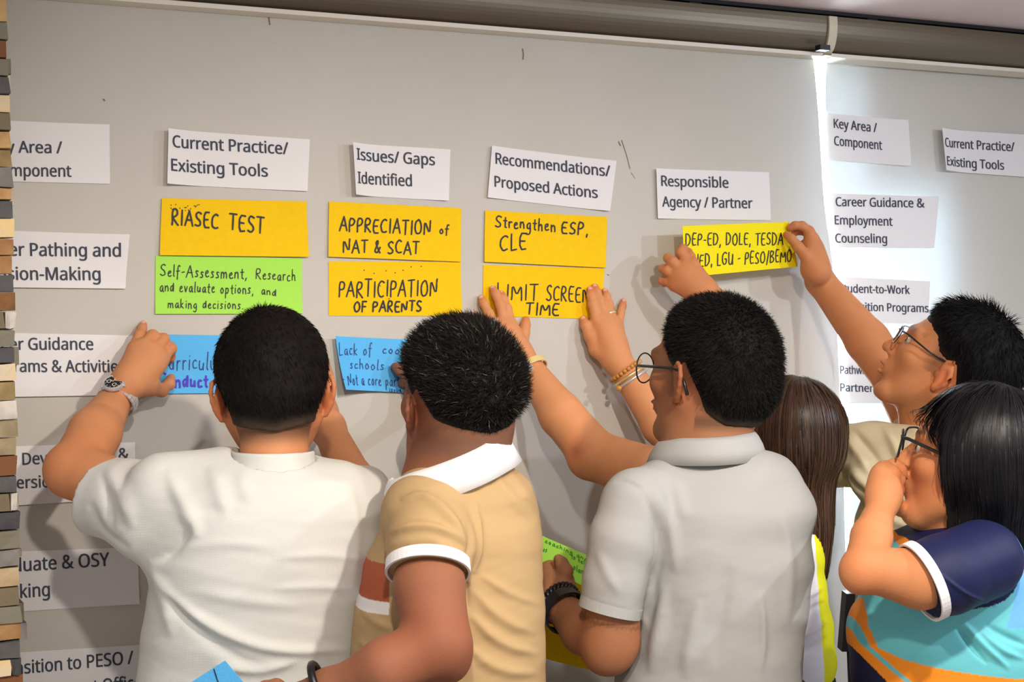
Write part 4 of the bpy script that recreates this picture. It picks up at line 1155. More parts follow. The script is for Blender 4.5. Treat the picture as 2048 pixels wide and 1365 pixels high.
# right arm
sr, er, wr2 = PR(715, 1020, 2.32, 40), PR(705, 960, 2.50, 42), PR(655, 855, 2.62, 31)
chain(F, [sr, er, wr2], .02)
fg2 = [[q(640, 765, .045, .0115), q(645, 740, .03, .0098), q(650, 728, .016, .0085), q(652, 722, .009, .0075)],
       [q(628, 762, .045, .0115), q(628, 735, .03, .0100), q(630, 722, .016, .0088), q(632, 716, .010, .0078)],
       [q(614, 764, .045, .0115), q(610, 736, .03, .0100), q(610, 722, .016, .0085), q(611, 716, .010, .0078)],
       [q(600, 772, .045, .011), q(594, 750, .03, .0090), q(592, 738, .016, .0080), q(592, 732, .009, .0070)],
       [q(650, 800, .055, .0140), q(657, 770, .040, .0115), q(656, 750, .025, .0095), q(655, 738, .014, .0080)]]
hand(F, Wp(645, 830, .075), .022, fg2)
F.rc(wr2[0], Wp(645, 825, .072), .030, .025, .02)
base = lin(208, 142, 98)
red = [(el_[0], .06, .7), (H.w(-.085, -.01, -.03), .04, .9), (H.w(.085, -.01, -.03), .04, 1.0)] + [(f[1][0], .012, .5) for f in fgs] + [(f[-1][0], .010, .7) for f in fgs]
st1 = lambda L: .75 * smooth01(1 - (np.abs(L[:, 2] + .074)) / .030) * (L[:, 1] < -.03) + .5 * smooth01(1 - np.abs(L[:, 1] + .0) / .03) * (L[:, 2] > -.05) * (L[:, 2] < .01) * (np.abs(L[:, 0]) < .075)
body_mesh(p1, F, lambda V, N: skin_tint(base, V, N, H, red, 1, st1))
eyes(p1, H)
nails(p1, [(fgs[0][2][0], fgs[0][3][0], .0078)], -c_f)
hair_short(p1, H, M_hair, T=.010, seed=4, nstr=24000, L=(.008, .016), lift=.22, comb=(.35, -.2, -.25), jit=.12, radial=.8, cols=(22, 18, 16), nape=-.076, rad=.00045)
# shirt
F = Field(P(150, 1365, 2.1) - [.12, .12, .16], P(800, 880, 2.45) + [.08, .16, .02], .004)
rows = []
for py, xl, xr, Z, d in ((945, 492, 606, 2.275, .050), (965, 410, 690, 2.275, .078), (1000, 345, 750, 2.28, .105), (1070, 325, 755, 2.29, .120), (1140, 316, 744, 2.30, .128), (1230, 306, 732, 2.31, .132), (1300, 296, 726, 2.32, .135), (1380, 286, 722, 2.32, .135), (1500, 282, 720, 2.32, .135)):
    rows.append((P((xl + xr) / 2, py, Z), (xr - xl) / 2 * Z / FPX, d))
F.rc(P(440, 960, 2.27), P(330, 985, 2.25), .05, .062, .04)
chain(F, [PR(350, 1012, 2.275, 84), PR(262, 1005, 2.30, 84), PR(200, 992, 2.34, 80)], .035)
F.rc(P(300, 1060, 2.26), P(400, 1110, 2.27), .055, .06, .04)
ax = nz(P(130, 935, 2.37) - P(330, 1035, 2.25)); F.cut(P(196, 990, 2.335), nz(ax + c_u * .10 - c_r * .35), .11)
chain(F, [PR(680, 985, 2.29, 62), PR(722, 1000, 2.33, 62), PR(728, 985, 2.43, 56)], .035)
ax2 = nz(er[0] - sr[0]); F.cut(P(718, 985, 2.455), ax2, .09)
F.loft(rows, nz(c_r * .97 + c_f * .2), k=.03, p=2.3)
F.cuth(1.02, False)
F.rc(P(548, 905, 2.27), P(548, 850, 2.28), .066, .07, .002, 'sub')
fl = [([(215, 935), (250, 1000), (268, 1060)], 13, .006), ([(330, 940), (372, 1010), (398, 1080)], 15, .007), ([(420, 930), (440, 985), (455, 1040)], 14, .004),
      ([(300, 1125), (340, 1110), (385, 1050)], 10, -.008), ([(300, 1135), (330, 1190), (345, 1280)], 12, .005), ([(300, 1140), (370, 1220), (460, 1275), (560, 1305), (700, 1300)], 9, .007),
      ([(312, 1160), (390, 1260), (480, 1325), (560, 1340)], 10, -.004), ([(420, 1330), (520, 1345), (600, 1320)], 8, .005), ([(480, 940), (500, 1010)], 14, .003),
      ([(545, 1180), (620, 1172), (720, 1180)], 7, .0025), ([(540, 1120), (640, 1108), (730, 1120)], 7, .0022), ([(350, 1100), (450, 1085), (560, 1095)], 9, .002), ([(380, 1180), (480, 1200), (600, 1215)], 10, .0025),
      ([(700, 960), (715, 1060), (705, 1180)], 10, .003), ([(180, 1000), (195, 1060), (260, 1100)], 9, -.004), ([(200, 945), (220, 1010), (225, 1070)], 8, -.003)]
shirt_mesh(p1, F, M_lshirt, fl, 3, .0025)
# standing collar
V = []; Fc = []; nn_ = 48; pf = [(950, .0760), (932, .0690), (910, .0650), (903, .0645), (902, .0620), (908, .0605), (935, .0590)]
for i in range(nn_):
    a = 2 * math.pi * i / nn_
    for py, r_ in pf: V.append(P(546, py, 2.278) + (c_r * math.cos(a) + c_f * math.sin(a)) * r_ - c_u * .010 * max(0, math.sin(a)))
for i in range(nn_):
    for j in range(len(pf) - 1): Fc.append((i * 7 + j, i * 7 + j + 1, ((i + 1) % nn_) * 7 + j + 1, ((i + 1) % nn_) * 7 + j))
obj('collar', V, Fc, M_lshirt, p1, smooth=True)
legs(p1, feet[0], feet[1], 15, 1.06, .148, .125, M_trous)
# wristwatch
wc = P(235, 801, 2.535); wax = nz(Wp(258, 762, .078) - P(190, 865, 2.44))
W_ = empty('wristwatch', wc); W_.parent = p1; W_.location = [float(v) for v in (wc - root_loc(p1))]; W_['label'] = 'steel chronograph wristwatch with a black dial'
nw = nz(-c_f * .85 + c_u * .60 - c_r * .05); nw = nz(nw - wax * (nw @ wax)); sw = np.cross(wax, nw)
for i in range(26):
    a = 2 * math.pi * i / 26
    if abs((a + math.pi) % (2 * math.pi) - math.pi) < .45: continue
    d = nw * math.cos(a) + sw * math.sin(a); t_ = np.cross(wax, d)
    for j in (-1, 0, 1):
        mb = MB(); mb.box(wc + d * (.0335 + (.0006 if j == 0 else 0)) + wax * (.0062 * j), np.stack([t_, wax, d]), .0036, .0027 if j else .0032, .0014); mb.build('bracelet_link', M_metal, W_)
fc = wc + nw * .0395
mb = MB()
pr = [(.0150, -.004), (.0185, -.003), (.0195, 0), (.0190, .0032), (.0155, .0045), (.0150, .0036), (0, .0036)]
V = []; Fq = []; n = 32
for r_, z_ in pr:
    for i in range(n): a = 2 * math.pi * i / n; V.append(fc + (wax * math.cos(a) + sw * math.sin(a)) * r_ + nw * z_)
for j in range(len(pr) - 1):
    for i in range(n): Fq.append((j * n + i, j * n + (i + 1) % n, (j + 1) * n + (i + 1) % n, (j + 1) * n + i))
obj('case', V, Fq, M_metal, W_, smooth=False)
mb = MB(); mb.disc(fc + nw * .0040, wax, sw, .0150, 0, 32); mb.build('dial', M_black, W_)
mb = MB()
for a in (0.4, 2.5, 4.6):
    mb.disc(fc + nw * .0044 + (wax * math.cos(a) + sw * math.sin(a)) * .0078, wax, sw, .0040, .0028, 16)
for i in range(12):
    a = 2 * math.pi * i / 12; d = wax * math.cos(a) + sw * math.sin(a); mb.box(fc + nw * .0044 + d * .0132, np.stack([d, np.cross(nw, d), nw]), .0012, .0004, .0002)
mb.tube([fc + nw * .0048, fc + nw * .0048 + wax * .010], .0005, 4); mb.tube([fc + nw * .0048, fc + nw * .0048 - sw * .007 + wax * .003], .0006, 4)
mb.build('dial_markings', M_rail, W_)
mb = MB(); mb.tube([fc + sw * .0190, fc + sw * .0225], .0025, 10); mb.build('crown', M_metal, W_)
# purple marker in his right hand
pm = empty('marker_pen', Wp(620, 826, .07), 'purple marker pen end peeking past his right ear', 'marker pen')
a_, b_ = P(627, 838, 2.49), P(612, 800, 2.56)
mb = MB(); mb.tube([a_, a_ * .6 + b_ * .4], .0052, 12); mb.build('cap', mat('purple_cap', lin(88, 70, 190), rough=.3), pm, smooth=True)
mb = MB(); mb.tube([a_ * .6 + b_ * .4, b_], .0046, 12); mb.build('barrel', M_rail, pm, smooth=True)

# ------------------------------------------------------------------ man in the beige polo
M_beige = mat('beige_jersey', lin(188, 156, 112), rough=0.85, spec=0.2, bump=0.3, bscale=500, weave=True, attr='tint')
M_wrib = mat('white_rib', lin(240, 236, 236), rough=0.8, bump=0.3, bscale=800)
H = Head(916, 793, 2.26, -2, 9, 2, 1.03)
feet = P(900, 1200, 2.22)
p2 = person('man in a beige polo with white collar, greying spiky hair, arm bent backwards', feet)
lo = np.minimum.reduce([P(440, 1520, 1.95), P(440, 1450, 2.3), P(1080, 1300, 2.0)]) - .03; hi = np.maximum.reduce([P(1060, 620, 2.4), P(800, 680, 2.85), P(1080, 900, 2.85)]) + [.03, .02, .03]
F = Field(lo, hi, .0034)
H.face(F); H.ears(F, .9)
nb = P(915, 965, 2.22)
F.rc(H.w(0, -.035, -.055), nb, .062, .072, .03); F.rc(H.w(0, .02, -.075), nb + c_f * .02 - c_r * .02, .056, .066, .03)
F.el(H.w(0, -.085, -.075), (.045, .022, .018), H.M, .02)
F.rc(nb, P(870, 1030, 2.23), .045, .05, .03)
sh, el_, wr = PR(862, 1070, 2.12, 62), PR(876, 1292, 2.02, 66), PR(655, 1385, 2.02, 36)
chain(F, [sh, PR(858, 1175, 2.06, 71), el_], .02); chain(F, [el_, PR(770, 1338, 2.0, 58), wr], .03)
F.el(P(896, 1325, 2.03), (.028, .028, .028), None, .02)
hc = P(600, 1420, 2.04)
def z(px, py, Z, r): return (P(px, py, Z), r)
fgs = [[z(555, 1400, 2.05, .0115), z(520, 1395, 2.08, .010), z(500, 1405, 2.09, .009), z(492, 1415, 2.09, .008)],
       [z(552, 1418, 2.05, .0115), z(515, 1416, 2.08, .010), z(495, 1426, 2.09, .009), z(488, 1436, 2.09, .008)],
       [z(556, 1436, 2.05, .0115), z(520, 1440, 2.08, .010), z(502, 1450, 2.09, .009), z(496, 1458, 2.09, .008)],
       [z(562, 1454, 2.05, .011), z(532, 1462, 2.08, .009), z(516, 1470, 2.09, .008), z(510, 1476, 2.09, .0075)],
       [z(585, 1395, 2.04, .014), z(552, 1375, 2.03, .0115), z(530, 1378, 2.03, .0105), z(515, 1384, 2.03, .009)]]
hand(F, P(622, 1403, 2.03), .022, fgs); F.rc(wr[0], P(622, 1403, 2.03), .031, .025, .02)
# right hand reaching the blue card in front of the face
sr, er, wr2 = PR(1000, 1060, 2.34, 40), PR(990, 1000, 2.62, 42), PR(885, 850, 2.72, 32)
chain(F, [sr, er, wr2], .02)
fg2 = [[q(838, 735, .04, .0115), q(822, 712, .03, .010), q(815, 704, .018, .009), q(810, 700, .01, .008)],
       [q(832, 752, .04, .0115), q(812, 735, .032, .010), q(802, 738, .020, .009), q(797, 742, .012, .008)],
       [q(830, 770, .04, .0115), q(812, 762, .032, .010), q(806, 765, .02, .009), q(803, 768, .012, .008)],
       [q(838, 785, .04, .011), q(822, 782, .032, .009), q(816, 785, .02, .008), q(813, 787, .012, .0075)],
       [q(845, 775, .055, .014), q(818, 755, .050, .012), q(800, 741, .036, .0105), q(790, 734, .022, .009)]]
hand(F, Wp(868, 810, .07), .022, fg2); F.rc(wr2[0], Wp(868, 812, .07), .030, .024, .02)
base = lin(150, 98, 72)
red = [(el_[0], .06, .7), (H.w(-.08, -.01, -.03), .04, .8), (P(800, 920, 2.2), .05, .6), (P(790, 1250, 2.0), .08, .3)] + [(f[-1][0], .012, .6) for f in fg2]
st2 = lambda L: .55 * smooth01(1 - np.abs(L[:, 2] + .055) / .05) * (L[:, 1] < -.01) + .6 * smooth01(1 - np.abs(L[:, 1] - .02) / .03) * (L[:, 2] > -.05) * (L[:, 2] < .02)
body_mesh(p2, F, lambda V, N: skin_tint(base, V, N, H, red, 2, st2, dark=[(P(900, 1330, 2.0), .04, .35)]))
eyes(p2, H)
hl2 = ([0, 35, 55, 75, 90, 102, 115, 130, 180], [.070, .060, .045, .020, .006, .020, .004, -.022, -.048])
hair_short(p2, H, M_hair, T=.013, seed=9, hl=hl2, nstr=20000, L=(.010, .022), lift=.5, comb=(-.2, .25, .35), jit=.26, radial=.3, rad=.0005, cols=(30, 26, 24), flecks=.045, lowcol=(40, 34, 30), curl=.12)
# shirt body
F = Field(P(700, 1500, 1.95) - [.08, .08, .02], P(1110, 900, 2.5) + [.06, .08, .04], .0036)
rows = []
for py, xl, xr, Z, d in ((942, 868, 990, 2.23, .045), (975, 815, 1045, 2.235, .080), (1015, 785, 1068, 2.24, .11), (1080, 770, 1077, 2.24, .125), (1160, 735, 1080, 2.24, .135), (1240, 718, 1082, 2.24, .14), (1320, 712, 1083, 2.24, .142), (1400, 708, 1083, 2.24, .142), (1500, 706, 1080, 2.24, .14)):
    rows.append((P((xl + xr) / 2, py, Z), (xr - xl) / 2 * Z / FPX, d))
F.rc(P(880, 990, 2.2), P(850, 1030, 2.16), .05, .065, .04)
chain(F, [PR(862, 1045, 2.14, 86), PR(862, 1090, 2.10, 86), PR(857, 1150, 2.065, 79), PR(857, 1180, 2.055, 77)], .03)
axs = nz(P(858, 1185, 2.05) - P(855, 1070, 2.10))
cutn = nz(axs + c_u * 0.0 - c_r * .05)
cutp = P(856, 1142, 2.07)
F.cut(cutp, cutn, .12)
chain(F, [PR(1010, 1040, 2.30, 62), PR(1000, 1020, 2.42, 60)], .03)
F.loft(rows, nz(c_r), k=.03, p=2.3)
F.cuth(1.02, False)
fl = [([(800, 1000), (850, 990), (900, 1030), (935, 1100)], 9, .007), ([(770, 1070), (830, 1050), (890, 1060), (930, 1090)], 8, .006), ([(765, 1110), (840, 1085), (900, 1100)], 7, -.005),
      ([(935, 1040), (942, 1090), (930, 1150), (935, 1220)], 6, -.004), ([(950, 1000), (955, 1080), (948, 1150)], 9, .006), ([(1000, 920), (1030, 960), (1070, 1010)], 9, .004), ([(960, 930), (1010, 975), (1055, 1040)], 9, .003),
      ([(945, 1180), (1000, 1240), (1075, 1270)], 10, .004), ([(940, 1230), (1000, 1290), (1080, 1310)], 10, .005), ([(930, 1290), (990, 1340), (1080, 1350)], 10, .004), ([(960, 1150), (1020, 1190), (1080, 1210)], 8, .003),
      ([(720, 1220), (760, 1250), (790, 1260)], 8, .003), ([(715, 1280), (740, 1300), (780, 1290)], 8, .003), ([(880, 960), (940, 960), (990, 985)], 10, .003)]
bgc = np.array(lin(190, 158, 114)); brick = np.array(lin(176, 92, 62)); wht = np.array(lin(236, 230, 226))
def t2(V, N):
    x, y, zz = topx(V); C_ = np.tile(bgc, (len(V), 1))
    ad = seg_dist(V, [P(862, 1045, 2.14), P(862, 1090, 2.10), P(857, 1180, 2.055)]); z1, z2, z3 = P(750, 1112, 2.22)[2], P(750, 1183, 2.22)[2], P(750, 1206, 2.22)[2]
    front = (V - P(792, 1150, 2.24)) @ c_r < 0
    side = front & (V[:, 2] < z1) & (V[:, 2] > z2) & (ad > .078); C_[side] = brick
    side = front & (V[:, 2] <= z2) & (V[:, 2] > z3) & (ad > .078); C_[side] = wht
    return C_
shirt_mesh(p2, F, M_beige, fl, 5, .0018, t2)
band_around(cutp - cutn * .004, cutn, .0578, .0578, .017, .0035, M_wrib, 'sleeve_cuff', p2, n=48)['label'] = 'white ribbed cuff'
collar(p2, H, P(905, 945, 2.225), nz(c_u * 1.0 - c_r * .30 - c_f * .12), .078, .026, M_wrib, fold=.01, wide=1.12, flare=.013, drop=.018, open_az=frame(-28)[1], span=320, tilt=(.018, .006))
legs(p2, feet[0] - .02, feet[1], 8, 1.06, .148, .13, M_trous)
ring_around(P(640, 1372, 2.02), wr[0] - el_[0], .0315, .0055, M_black, 'wristband', p2)
bcard = Card([(450, 1322), (575, 1470), (470, 1560), (300, 1418)], M_blu, 'blue card corner at the bottom edge, in front of the ivory shirt', 'blue answer cards', Z=(2.06, 2.06, 2.08, 2.08))
bcard.C = bcard.C
bcard = bcard.pen('l', 434, 1362, 440, 1372, 14, 2.4, slant=-.3).done()
# ------------------------------------------------------------------ man in the pale grey polo with glasses
M_grey = mat('pale_grey_pique', lin(172, 171, 168), rough=0.85, spec=0.2, bump=0.3, bscale=520, weave=True)
H = Head(1419, 738, 2.37, -15, 4, -2, 1.0)
feet = P(1430, 1200, 2.36)
p3 = person('man in a pale grey polo with round glasses seen from behind, holding cards low', feet)
lo = np.minimum.reduce([P(1075, 1380, 2.2), P(1620, 1380, 2.2)]) - [.05, .06, .02]; hi = np.maximum.reduce([P(1080, 1000, 2.6), P(1560, 580, 2.5)]) + [.04, .08, .03]
F = Field(lo, hi, .003)
H.face(F); H.ears(F, 1.0)
nb = P(1418, 930, 2.34)
F.rc(H.w(0, -.035, -.06), nb, .052, .060, .03); F.rc(H.w(0, .015, -.075), nb + c_f * .015 - c_r * .02, .048, .056, .03)
sh, el_, wr = PR(1262, 1030, 2.275, 44), PR(1222, 1282, 2.27, 56), PR(1118, 1213, 2.40, 32)
chain(F, [sh, PR(1230, 1190, 2.26, 53), el_], .02); chain(F, [el_, PR(1170, 1262, 2.33, 47), wr], .03)
F.el(P(1212, 1318, 2.27), (.026, .026, .022), None, .03)
fgs = [[z(1093, 1142, 2.47, .0120), z(1086, 1150, 2.50, .0110), z(1092, 1168, 2.515, .0095), z(1102, 1178, 2.51, .0085)],
       [z(1108, 1140, 2.475, .0120), z(1104, 1152, 2.51, .0108), z(1110, 1172, 2.52, .0095), z(1120, 1180, 2.51, .0085)],
       [z(1122, 1150, 2.475, .0120), z(1120, 1165, 2.51, .0105), z(1126, 1180, 2.515, .0090), z(1134, 1186, 2.505, .0080)],
       [z(1134, 1168, 2.465, .0110), z(1134, 1182, 2.49, .0095), z(1139, 1192, 2.495, .0085), z(1144, 1196, 2.49, .0075)],
       [z(1126, 1168, 2.42, .0150), z(1131, 1143, 2.415, .0122), z(1124, 1128, 2.425, .0105), z(1117, 1119, 2.435, .0090)]]
hand(F, P(1115, 1192, 2.42), .024, fgs); F.rc(P(1112, 1190, 2.42), P(1108, 1158, 2.455), .028, .024, .02); F.rc(wr[0], P(1115, 1192, 2.42), .027, .025, .01)
chain(F, [PR(1550, 1060, 2.40, 44), PR(1550, 1230, 2.5, 44), PR(1400, 1290, 2.62, 40), PR(1290, 1260, 2.66, 30)], .02)
fgr = [[z(1262, 1240, 2.66, .0115), z(1240, 1238, 2.66, .010), z(1226, 1246, 2.65, .009), z(1220, 1252, 2.64, .008)],
       [z(1260, 1256, 2.66, .0115), z(1238, 1256, 2.66, .010), z(1224, 1262, 2.65, .009), z(1218, 1268, 2.64, .008)],
       [z(1260, 1272, 2.66, .0115), z(1240, 1274, 2.66, .010), z(1228, 1280, 2.65, .009), z(1222, 1284, 2.64, .008)],
       [z(1264, 1288, 2.66, .011), z(1246, 1292, 2.66, .009), z(1236, 1297, 2.65, .008), z(1231, 1300, 2.64, .0075)],
       [z(1276, 1230, 2.65, .014), z(1256, 1216, 2.64, .0115), z(1240, 1214, 2.63, .0100), z(1230, 1216, 2.625, .0088)]]
hand(F, P(1286, 1260, 2.66), .022, fgr)
base = lin(160, 108, 76)
red = [(el_[0], .05, .5), (H.w(-.085, -.01, -.03), .04, 1.0), (H.w(-.05, .05, -.05), .04, .4)]
st3 = lambda L: .6 * smooth01(1 - np.abs(L[:, 2] + .082) / .02) * (L[:, 1] < -.03) + .45 * smooth01(1 - np.abs(L[:, 1] - .015) / .025) * (L[:, 2] > -.045) * (L[:, 2] < .02)
def tint3(V, N):
    C_ = skin_tint(base, V, N, H, red, 3, st3)
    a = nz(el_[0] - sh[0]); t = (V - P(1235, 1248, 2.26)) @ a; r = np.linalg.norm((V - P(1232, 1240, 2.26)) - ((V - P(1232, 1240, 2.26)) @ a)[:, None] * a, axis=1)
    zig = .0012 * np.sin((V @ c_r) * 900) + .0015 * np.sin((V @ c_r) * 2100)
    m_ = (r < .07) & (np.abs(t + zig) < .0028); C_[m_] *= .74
    return C_
body_mesh(p3, F, tint3)
eyes(p3, H, (-.1, 1, .2))
glasses(p3, H, M_frameg, 'round', .027, .025, .035, .116, -.006, .0013, tz=.000, tl=.0024)
hl3 = ([0, 35, 55, 72, 86, 100, 112, 128, 150, 180], [.066, .058, .045, .012, -.004, .012, -.022, -.066, -.086, -.088])
hair_short(p3, H, M_hair, T=.013, seed=14, hl=hl3, nstr=22000, L=(.008, .016), lift=.6, comb=(0, .1, .1), jit=.24, radial=.5, rad=.00045, cols=(24, 21, 20), lowcol=(50, 42, 36))
F = Field(P(1160, 1520, 2.1) - [.06, .08, .02], P(1640, 860, 2.6) + [.05, .06, .04], .0038)
rows = []
for py, xl, xr, Z, d in ((915, 1358, 1484, 2.35, .052), (935, 1338, 1510, 2.35, .060), (957, 1302, 1548, 2.35, .076), (985, 1264, 1584, 2.35, .094), (1010, 1245, 1602, 2.35, .108), (1050, 1262, 1618, 2.35, .125), (1130, 1285, 1614, 2.35, .132), (1200, 1282, 1604, 2.35, .135), (1290, 1265, 1592, 2.35, .137), (1380, 1240, 1588, 2.35, .138), (1520, 1228, 1588, 2.35, .138)):
    rows.append((P((xl + xr) / 2, py, Z), (xr - xl) / 2 * Z / FPX, d))
F.rc(P(1375, 975, 2.33), P(1275, 1008, 2.28), .046, .058, .06)
chain(F, [PR(1270, 1015, 2.275, 72), PR(1247, 1080, 2.262, 70), PR(1229, 1160, 2.258, 63), PR(1220, 1235, 2.258, 60)], .02)
ax = nz(P(1218, 1235, 2.258) - P(1245, 1080, 2.262))
cutn = nz(ax - c_r * .06); F.cut(P(1220, 1220, 2.258), cutn, .11)
F.loft(rows, c_r, k=.03, p=2.35)
F.cuth(1.02, False)
fl = [([(1285, 985), (1310, 1040), (1322, 1120), (1300, 1190)], 8, -.004), ([(1305, 965), (1345, 1060), (1352, 1150)], 12, .005), ([(1300, 1130), (1312, 1190), (1290, 1260), (1270, 1350)], 10, -.003),
      ([(1330, 1170), (1320, 1260), (1300, 1350)], 12, .006), ([(1520, 1180), (1528, 1260), (1522, 1350)], 6, .004), ([(1400, 1200), (1380, 1290), (1370, 1360)], 14, .005), ([(1460, 1130), (1440, 1230), (1430, 1340)], 14, -.004),
      ([(1215, 965), (1250, 960), (1290, 985)], 4, -.0025), ([(1562, 1020), (1580, 1120), (1575, 1250)], 10, .004), ([(1195, 1100), (1215, 1150), (1240, 1190)], 10, .003), ([(1350, 960), (1370, 1040)], 12, .003), ([(1165, 1196), (1220, 1216), (1276, 1225)], 2.5, -.0015)]
shirt_mesh(p3, F, M_grey, fl, 8, .0018)
band_around(P(1220, 1220, 2.258) - cutn * .004, cutn, .0475, .0475, .016, .0022, M_grey, 'sleeve_cuff', p3, n=48)
collar(p3, H, P(1418, 908, 2.350), nz(c_u * 1.0 + c_r * .01 - c_f * .08), .064, .028, M_grey, wide=1.12, flare=.015, drop=.008, open_az=frame(-20)[1], span=325, tilt=(.02, .006))
legs(p3, feet[0], feet[1], 0, 1.06, .155, .135, M_trous)
mb = MB()
wa = nz(wr[0] - P(1170, 1262, 2.33)); wx = nz(np.cross(wa, [0, 0, 1])); wy = np.cross(wa, wx); wcc = P(1120, 1207, 2.40)
for ph in (0, math.pi):
    mb.tube([wcc + (wx * math.cos(a) + wy * math.sin(a)) * (.0335 + .002 * math.cos(a * 14 + ph)) + wa * (.0045 * math.sin(a * 14 + ph)) for a in np.linspace(0, 6.2832, 113)[:-1]], .0035, 6, closed=True)
mb.build('braided_wristband', M_black, p3, smooth=True, label='black braided wristband')
band_around(P(1128, 1222, 2.38), wa, .0355, .0355, .020, .003, M_black, 'watch_strap', p3)
# the cards he holds
k = Card([(985, 1030), (1183, 1115), (1165, 1172), (1000, 1092)], M_grn, 'lime green written card held low by the man in grey', 'green cards', Z=(2.56, 2.475, 2.475, 2.56))
k.pen('Career coaching and', 1040, 1062, 1176, 1123, 8, 1.5, M_inkg).pen('sss', 1084, 1102, 1096, 1104, 9, 1.6, M_inkg).pen('to help', 1144, 1116, 1176, 1132, 9, 1.6, M_inkg).pen('plans', 1150, 1138, 1176, 1152, 11, 1.8, M_inkg).done()
k = Card([(1000, 1130), (1182, 1172), (1190, 1343), (1090, 1318)], M_org, 'blank orange card held low behind the lime green one', 'orange answer cards', Z=2.56, bend=.004).done()

# ------------------------------------------------------------------ woman with long brown hair
M_wy = mat('sports_shirt', (1, 1, 1), rough=0.7, spec=0.3, attr='tint', bump=.15, bscale=500)
H = Head(1572, 872, 2.78, -22, 8, 0, .96)
feet = P(1545, 1200, 2.78)
p4 = person('woman with long straight brown hair, both palms flat on the orange card', feet)
lo = np.minimum.reduce([P(950, 1000, 2.7), P(1500, 1050, 2.6), P(1060, 1000, 2.7)]) - [.03, .03, .03]; hi = np.maximum.reduce([P(950, 560, 3.0), P(1300, 560, 3.12), P(1660, 740, 2.95)]) + [.03, .02, .03]
F = Field(lo, hi, .003)
H.face(F); nb = P(1560, 1000, 2.76); F.rc(H.w(0, -.03, -.06), nb, .046, .05, .03)
F.rc(nb, P(1480, 1010, 2.74), .05, .05, .03)
sh, el_, wr = PR(1440, 985, 2.70, 56), PR(1192, 912, 2.80, 49), PR(1062, 742, 2.90, 28)
chain(F, [sh, PR(1300, 952, 2.74, 58), el_], .02); chain(F, [el_, PR(1122, 830, 2.845, 44), wr], .025)
F.el(P(1165, 925, 2.80), (.02, .02, .02), None, .03)
fgL = [[q(968, 668, .045, .0095), q(958, 645, .032, .0085), q(954, 636, .020, .0075), q(952, 629, .010, .0068)],
       [q(990, 655, .040, .0105), q(978, 628, .032, .0098), q(968, 608, .020, .0088), q(963, 597, .011, .0078)],
       [q(1008, 645, .040, .0110), q(1001, 612, .034, .0102), q(992, 590, .022, .0092), q(986, 578, .012, .0082)],
       [q(1022, 648, .038, .0110), q(1014, 618, .030, .0100), q(1007, 598, .020, .0088), q(1003, 588, .010, .0078)],
       [q(1044, 690, .035, .0130), q(1048, 665, .024, .0115), q(1051, 650, .016, .0100), q(1052, 640, .010, .0085)]]
hand(F, Wp(1045, 722, .055), .021, fgL); F.rc(Wp(1040, 710, .05), Wp(1010, 668, .045), .024, .022, .02); F.rc(wr[0], Wp(1045, 722, .055), .025, .023, .01)
sr, er, wr2 = PR(1480, 1000, 2.90, 52), PR(1395, 915, 2.98, 44), PR(1258, 752, 3.00, 31)
chain(F, [sr, er, PR(1325, 850, 2.99, 42), wr2], .025)
fgR = [[q(1192, 640, .028, .0110), q(1186, 610, .022, .0100), q(1182, 592, .016, .0090), q(1180, 580, .010, .0080)],
       [q(1208, 632, .028, .0112), q(1200, 604, .024, .0102), q(1194, 586, .018, .0092), q(1190, 574, .011, .0080)],
       [q(1222, 634, .028, .0108), q(1218, 610, .024, .0098), q(1213, 594, .018, .0088), q(1210, 583, .011, .0078)],
       [q(1237, 650, .026, .0100), q(1241, 626, .020, .0088), q(1245, 612, .014, .0078), q(1247, 603, .009, .0068)],
       [q(1192, 700, .034, .0145), q(1180, 672, .028, .0130), q(1172, 652, .020, .0110), q(1167, 640, .012, .0092)]]
hand(F, Wp(1235, 725, .060), .023, fgR); F.rc(Wp(1232, 715, .055), Wp(1212, 665, .036), .027, .024, .02); F.rc(wr2[0], Wp(1238, 728, .060), .027, .024, .01)
base = lin(218, 150, 102)
red = [(P(1160, 905, 2.78), .025, .8), (el_[0], .06, .3)] + [(f[-1][0], .013, .8) for f in fgL + fgR] + [(Wp(1195, 690, .04), .03, .3)]
body_mesh(p4, F, lambda V, N: skin_tint(base, V, N, H, red, 5, None, dark=[(P(1154, 905, 2.77), .012, .5)]))
eyes(p4, H)
nails(p4, [(f[2][0], f[3][0], .0078) for f in fgL[1:4]] + [(f[2][0], f[3][0], .0078) for f in fgR[:4]] + [(fgR[4][2][0], fgR[4][3][0], .0088)], -c_f)
rows = [(P(1588, 900, 2.765), .074, .075), (P(1592, 980, 2.76), .068, .055), (P(1602, 1060, 2.75), .057, .040), (P(1613, 1110, 2.75), .042, .030), (P(1620, 1150, 2.75), .027, .020), (P(1620, 1182, 2.75), .012, .012)]
hair_long(p4, H, M_hairg, rows, T=.014, seed=21, base=(62, 42, 30), tipcol=(84, 58, 40), nstr=6000, hl=([0, 25, 45, 60, 70, 78], [.066, .055, .035, .0, -.16, -.6]))
F = Field(P(1420, 1480, 2.6) - [.04, .04, .02], P(1680, 960, 3.0) + .05, .005)
rows = []
for py, xl, xr, Z, d in ((1000, 1500, 1600, 2.78, .05), (1030, 1440, 1640, 2.78, .08), (1100, 1432, 1645, 2.78, .10), (1180, 1436, 1646, 2.78, .105), (1250, 1432, 1658, 2.78, .11), (1310, 1425, 1664, 2.78, .115), (1345, 1425, 1648, 2.78, .115), (1420, 1420, 1655, 2.78, .12)):
    rows.append((P((xl + xr) / 2, py, Z), (xr - xl) / 2 * Z / FPX, d))
chain(F, [PR(1470, 1010, 2.74, 66), PR(1400, 985, 2.715, 66), PR(1350, 972, 2.725, 62)], .03)
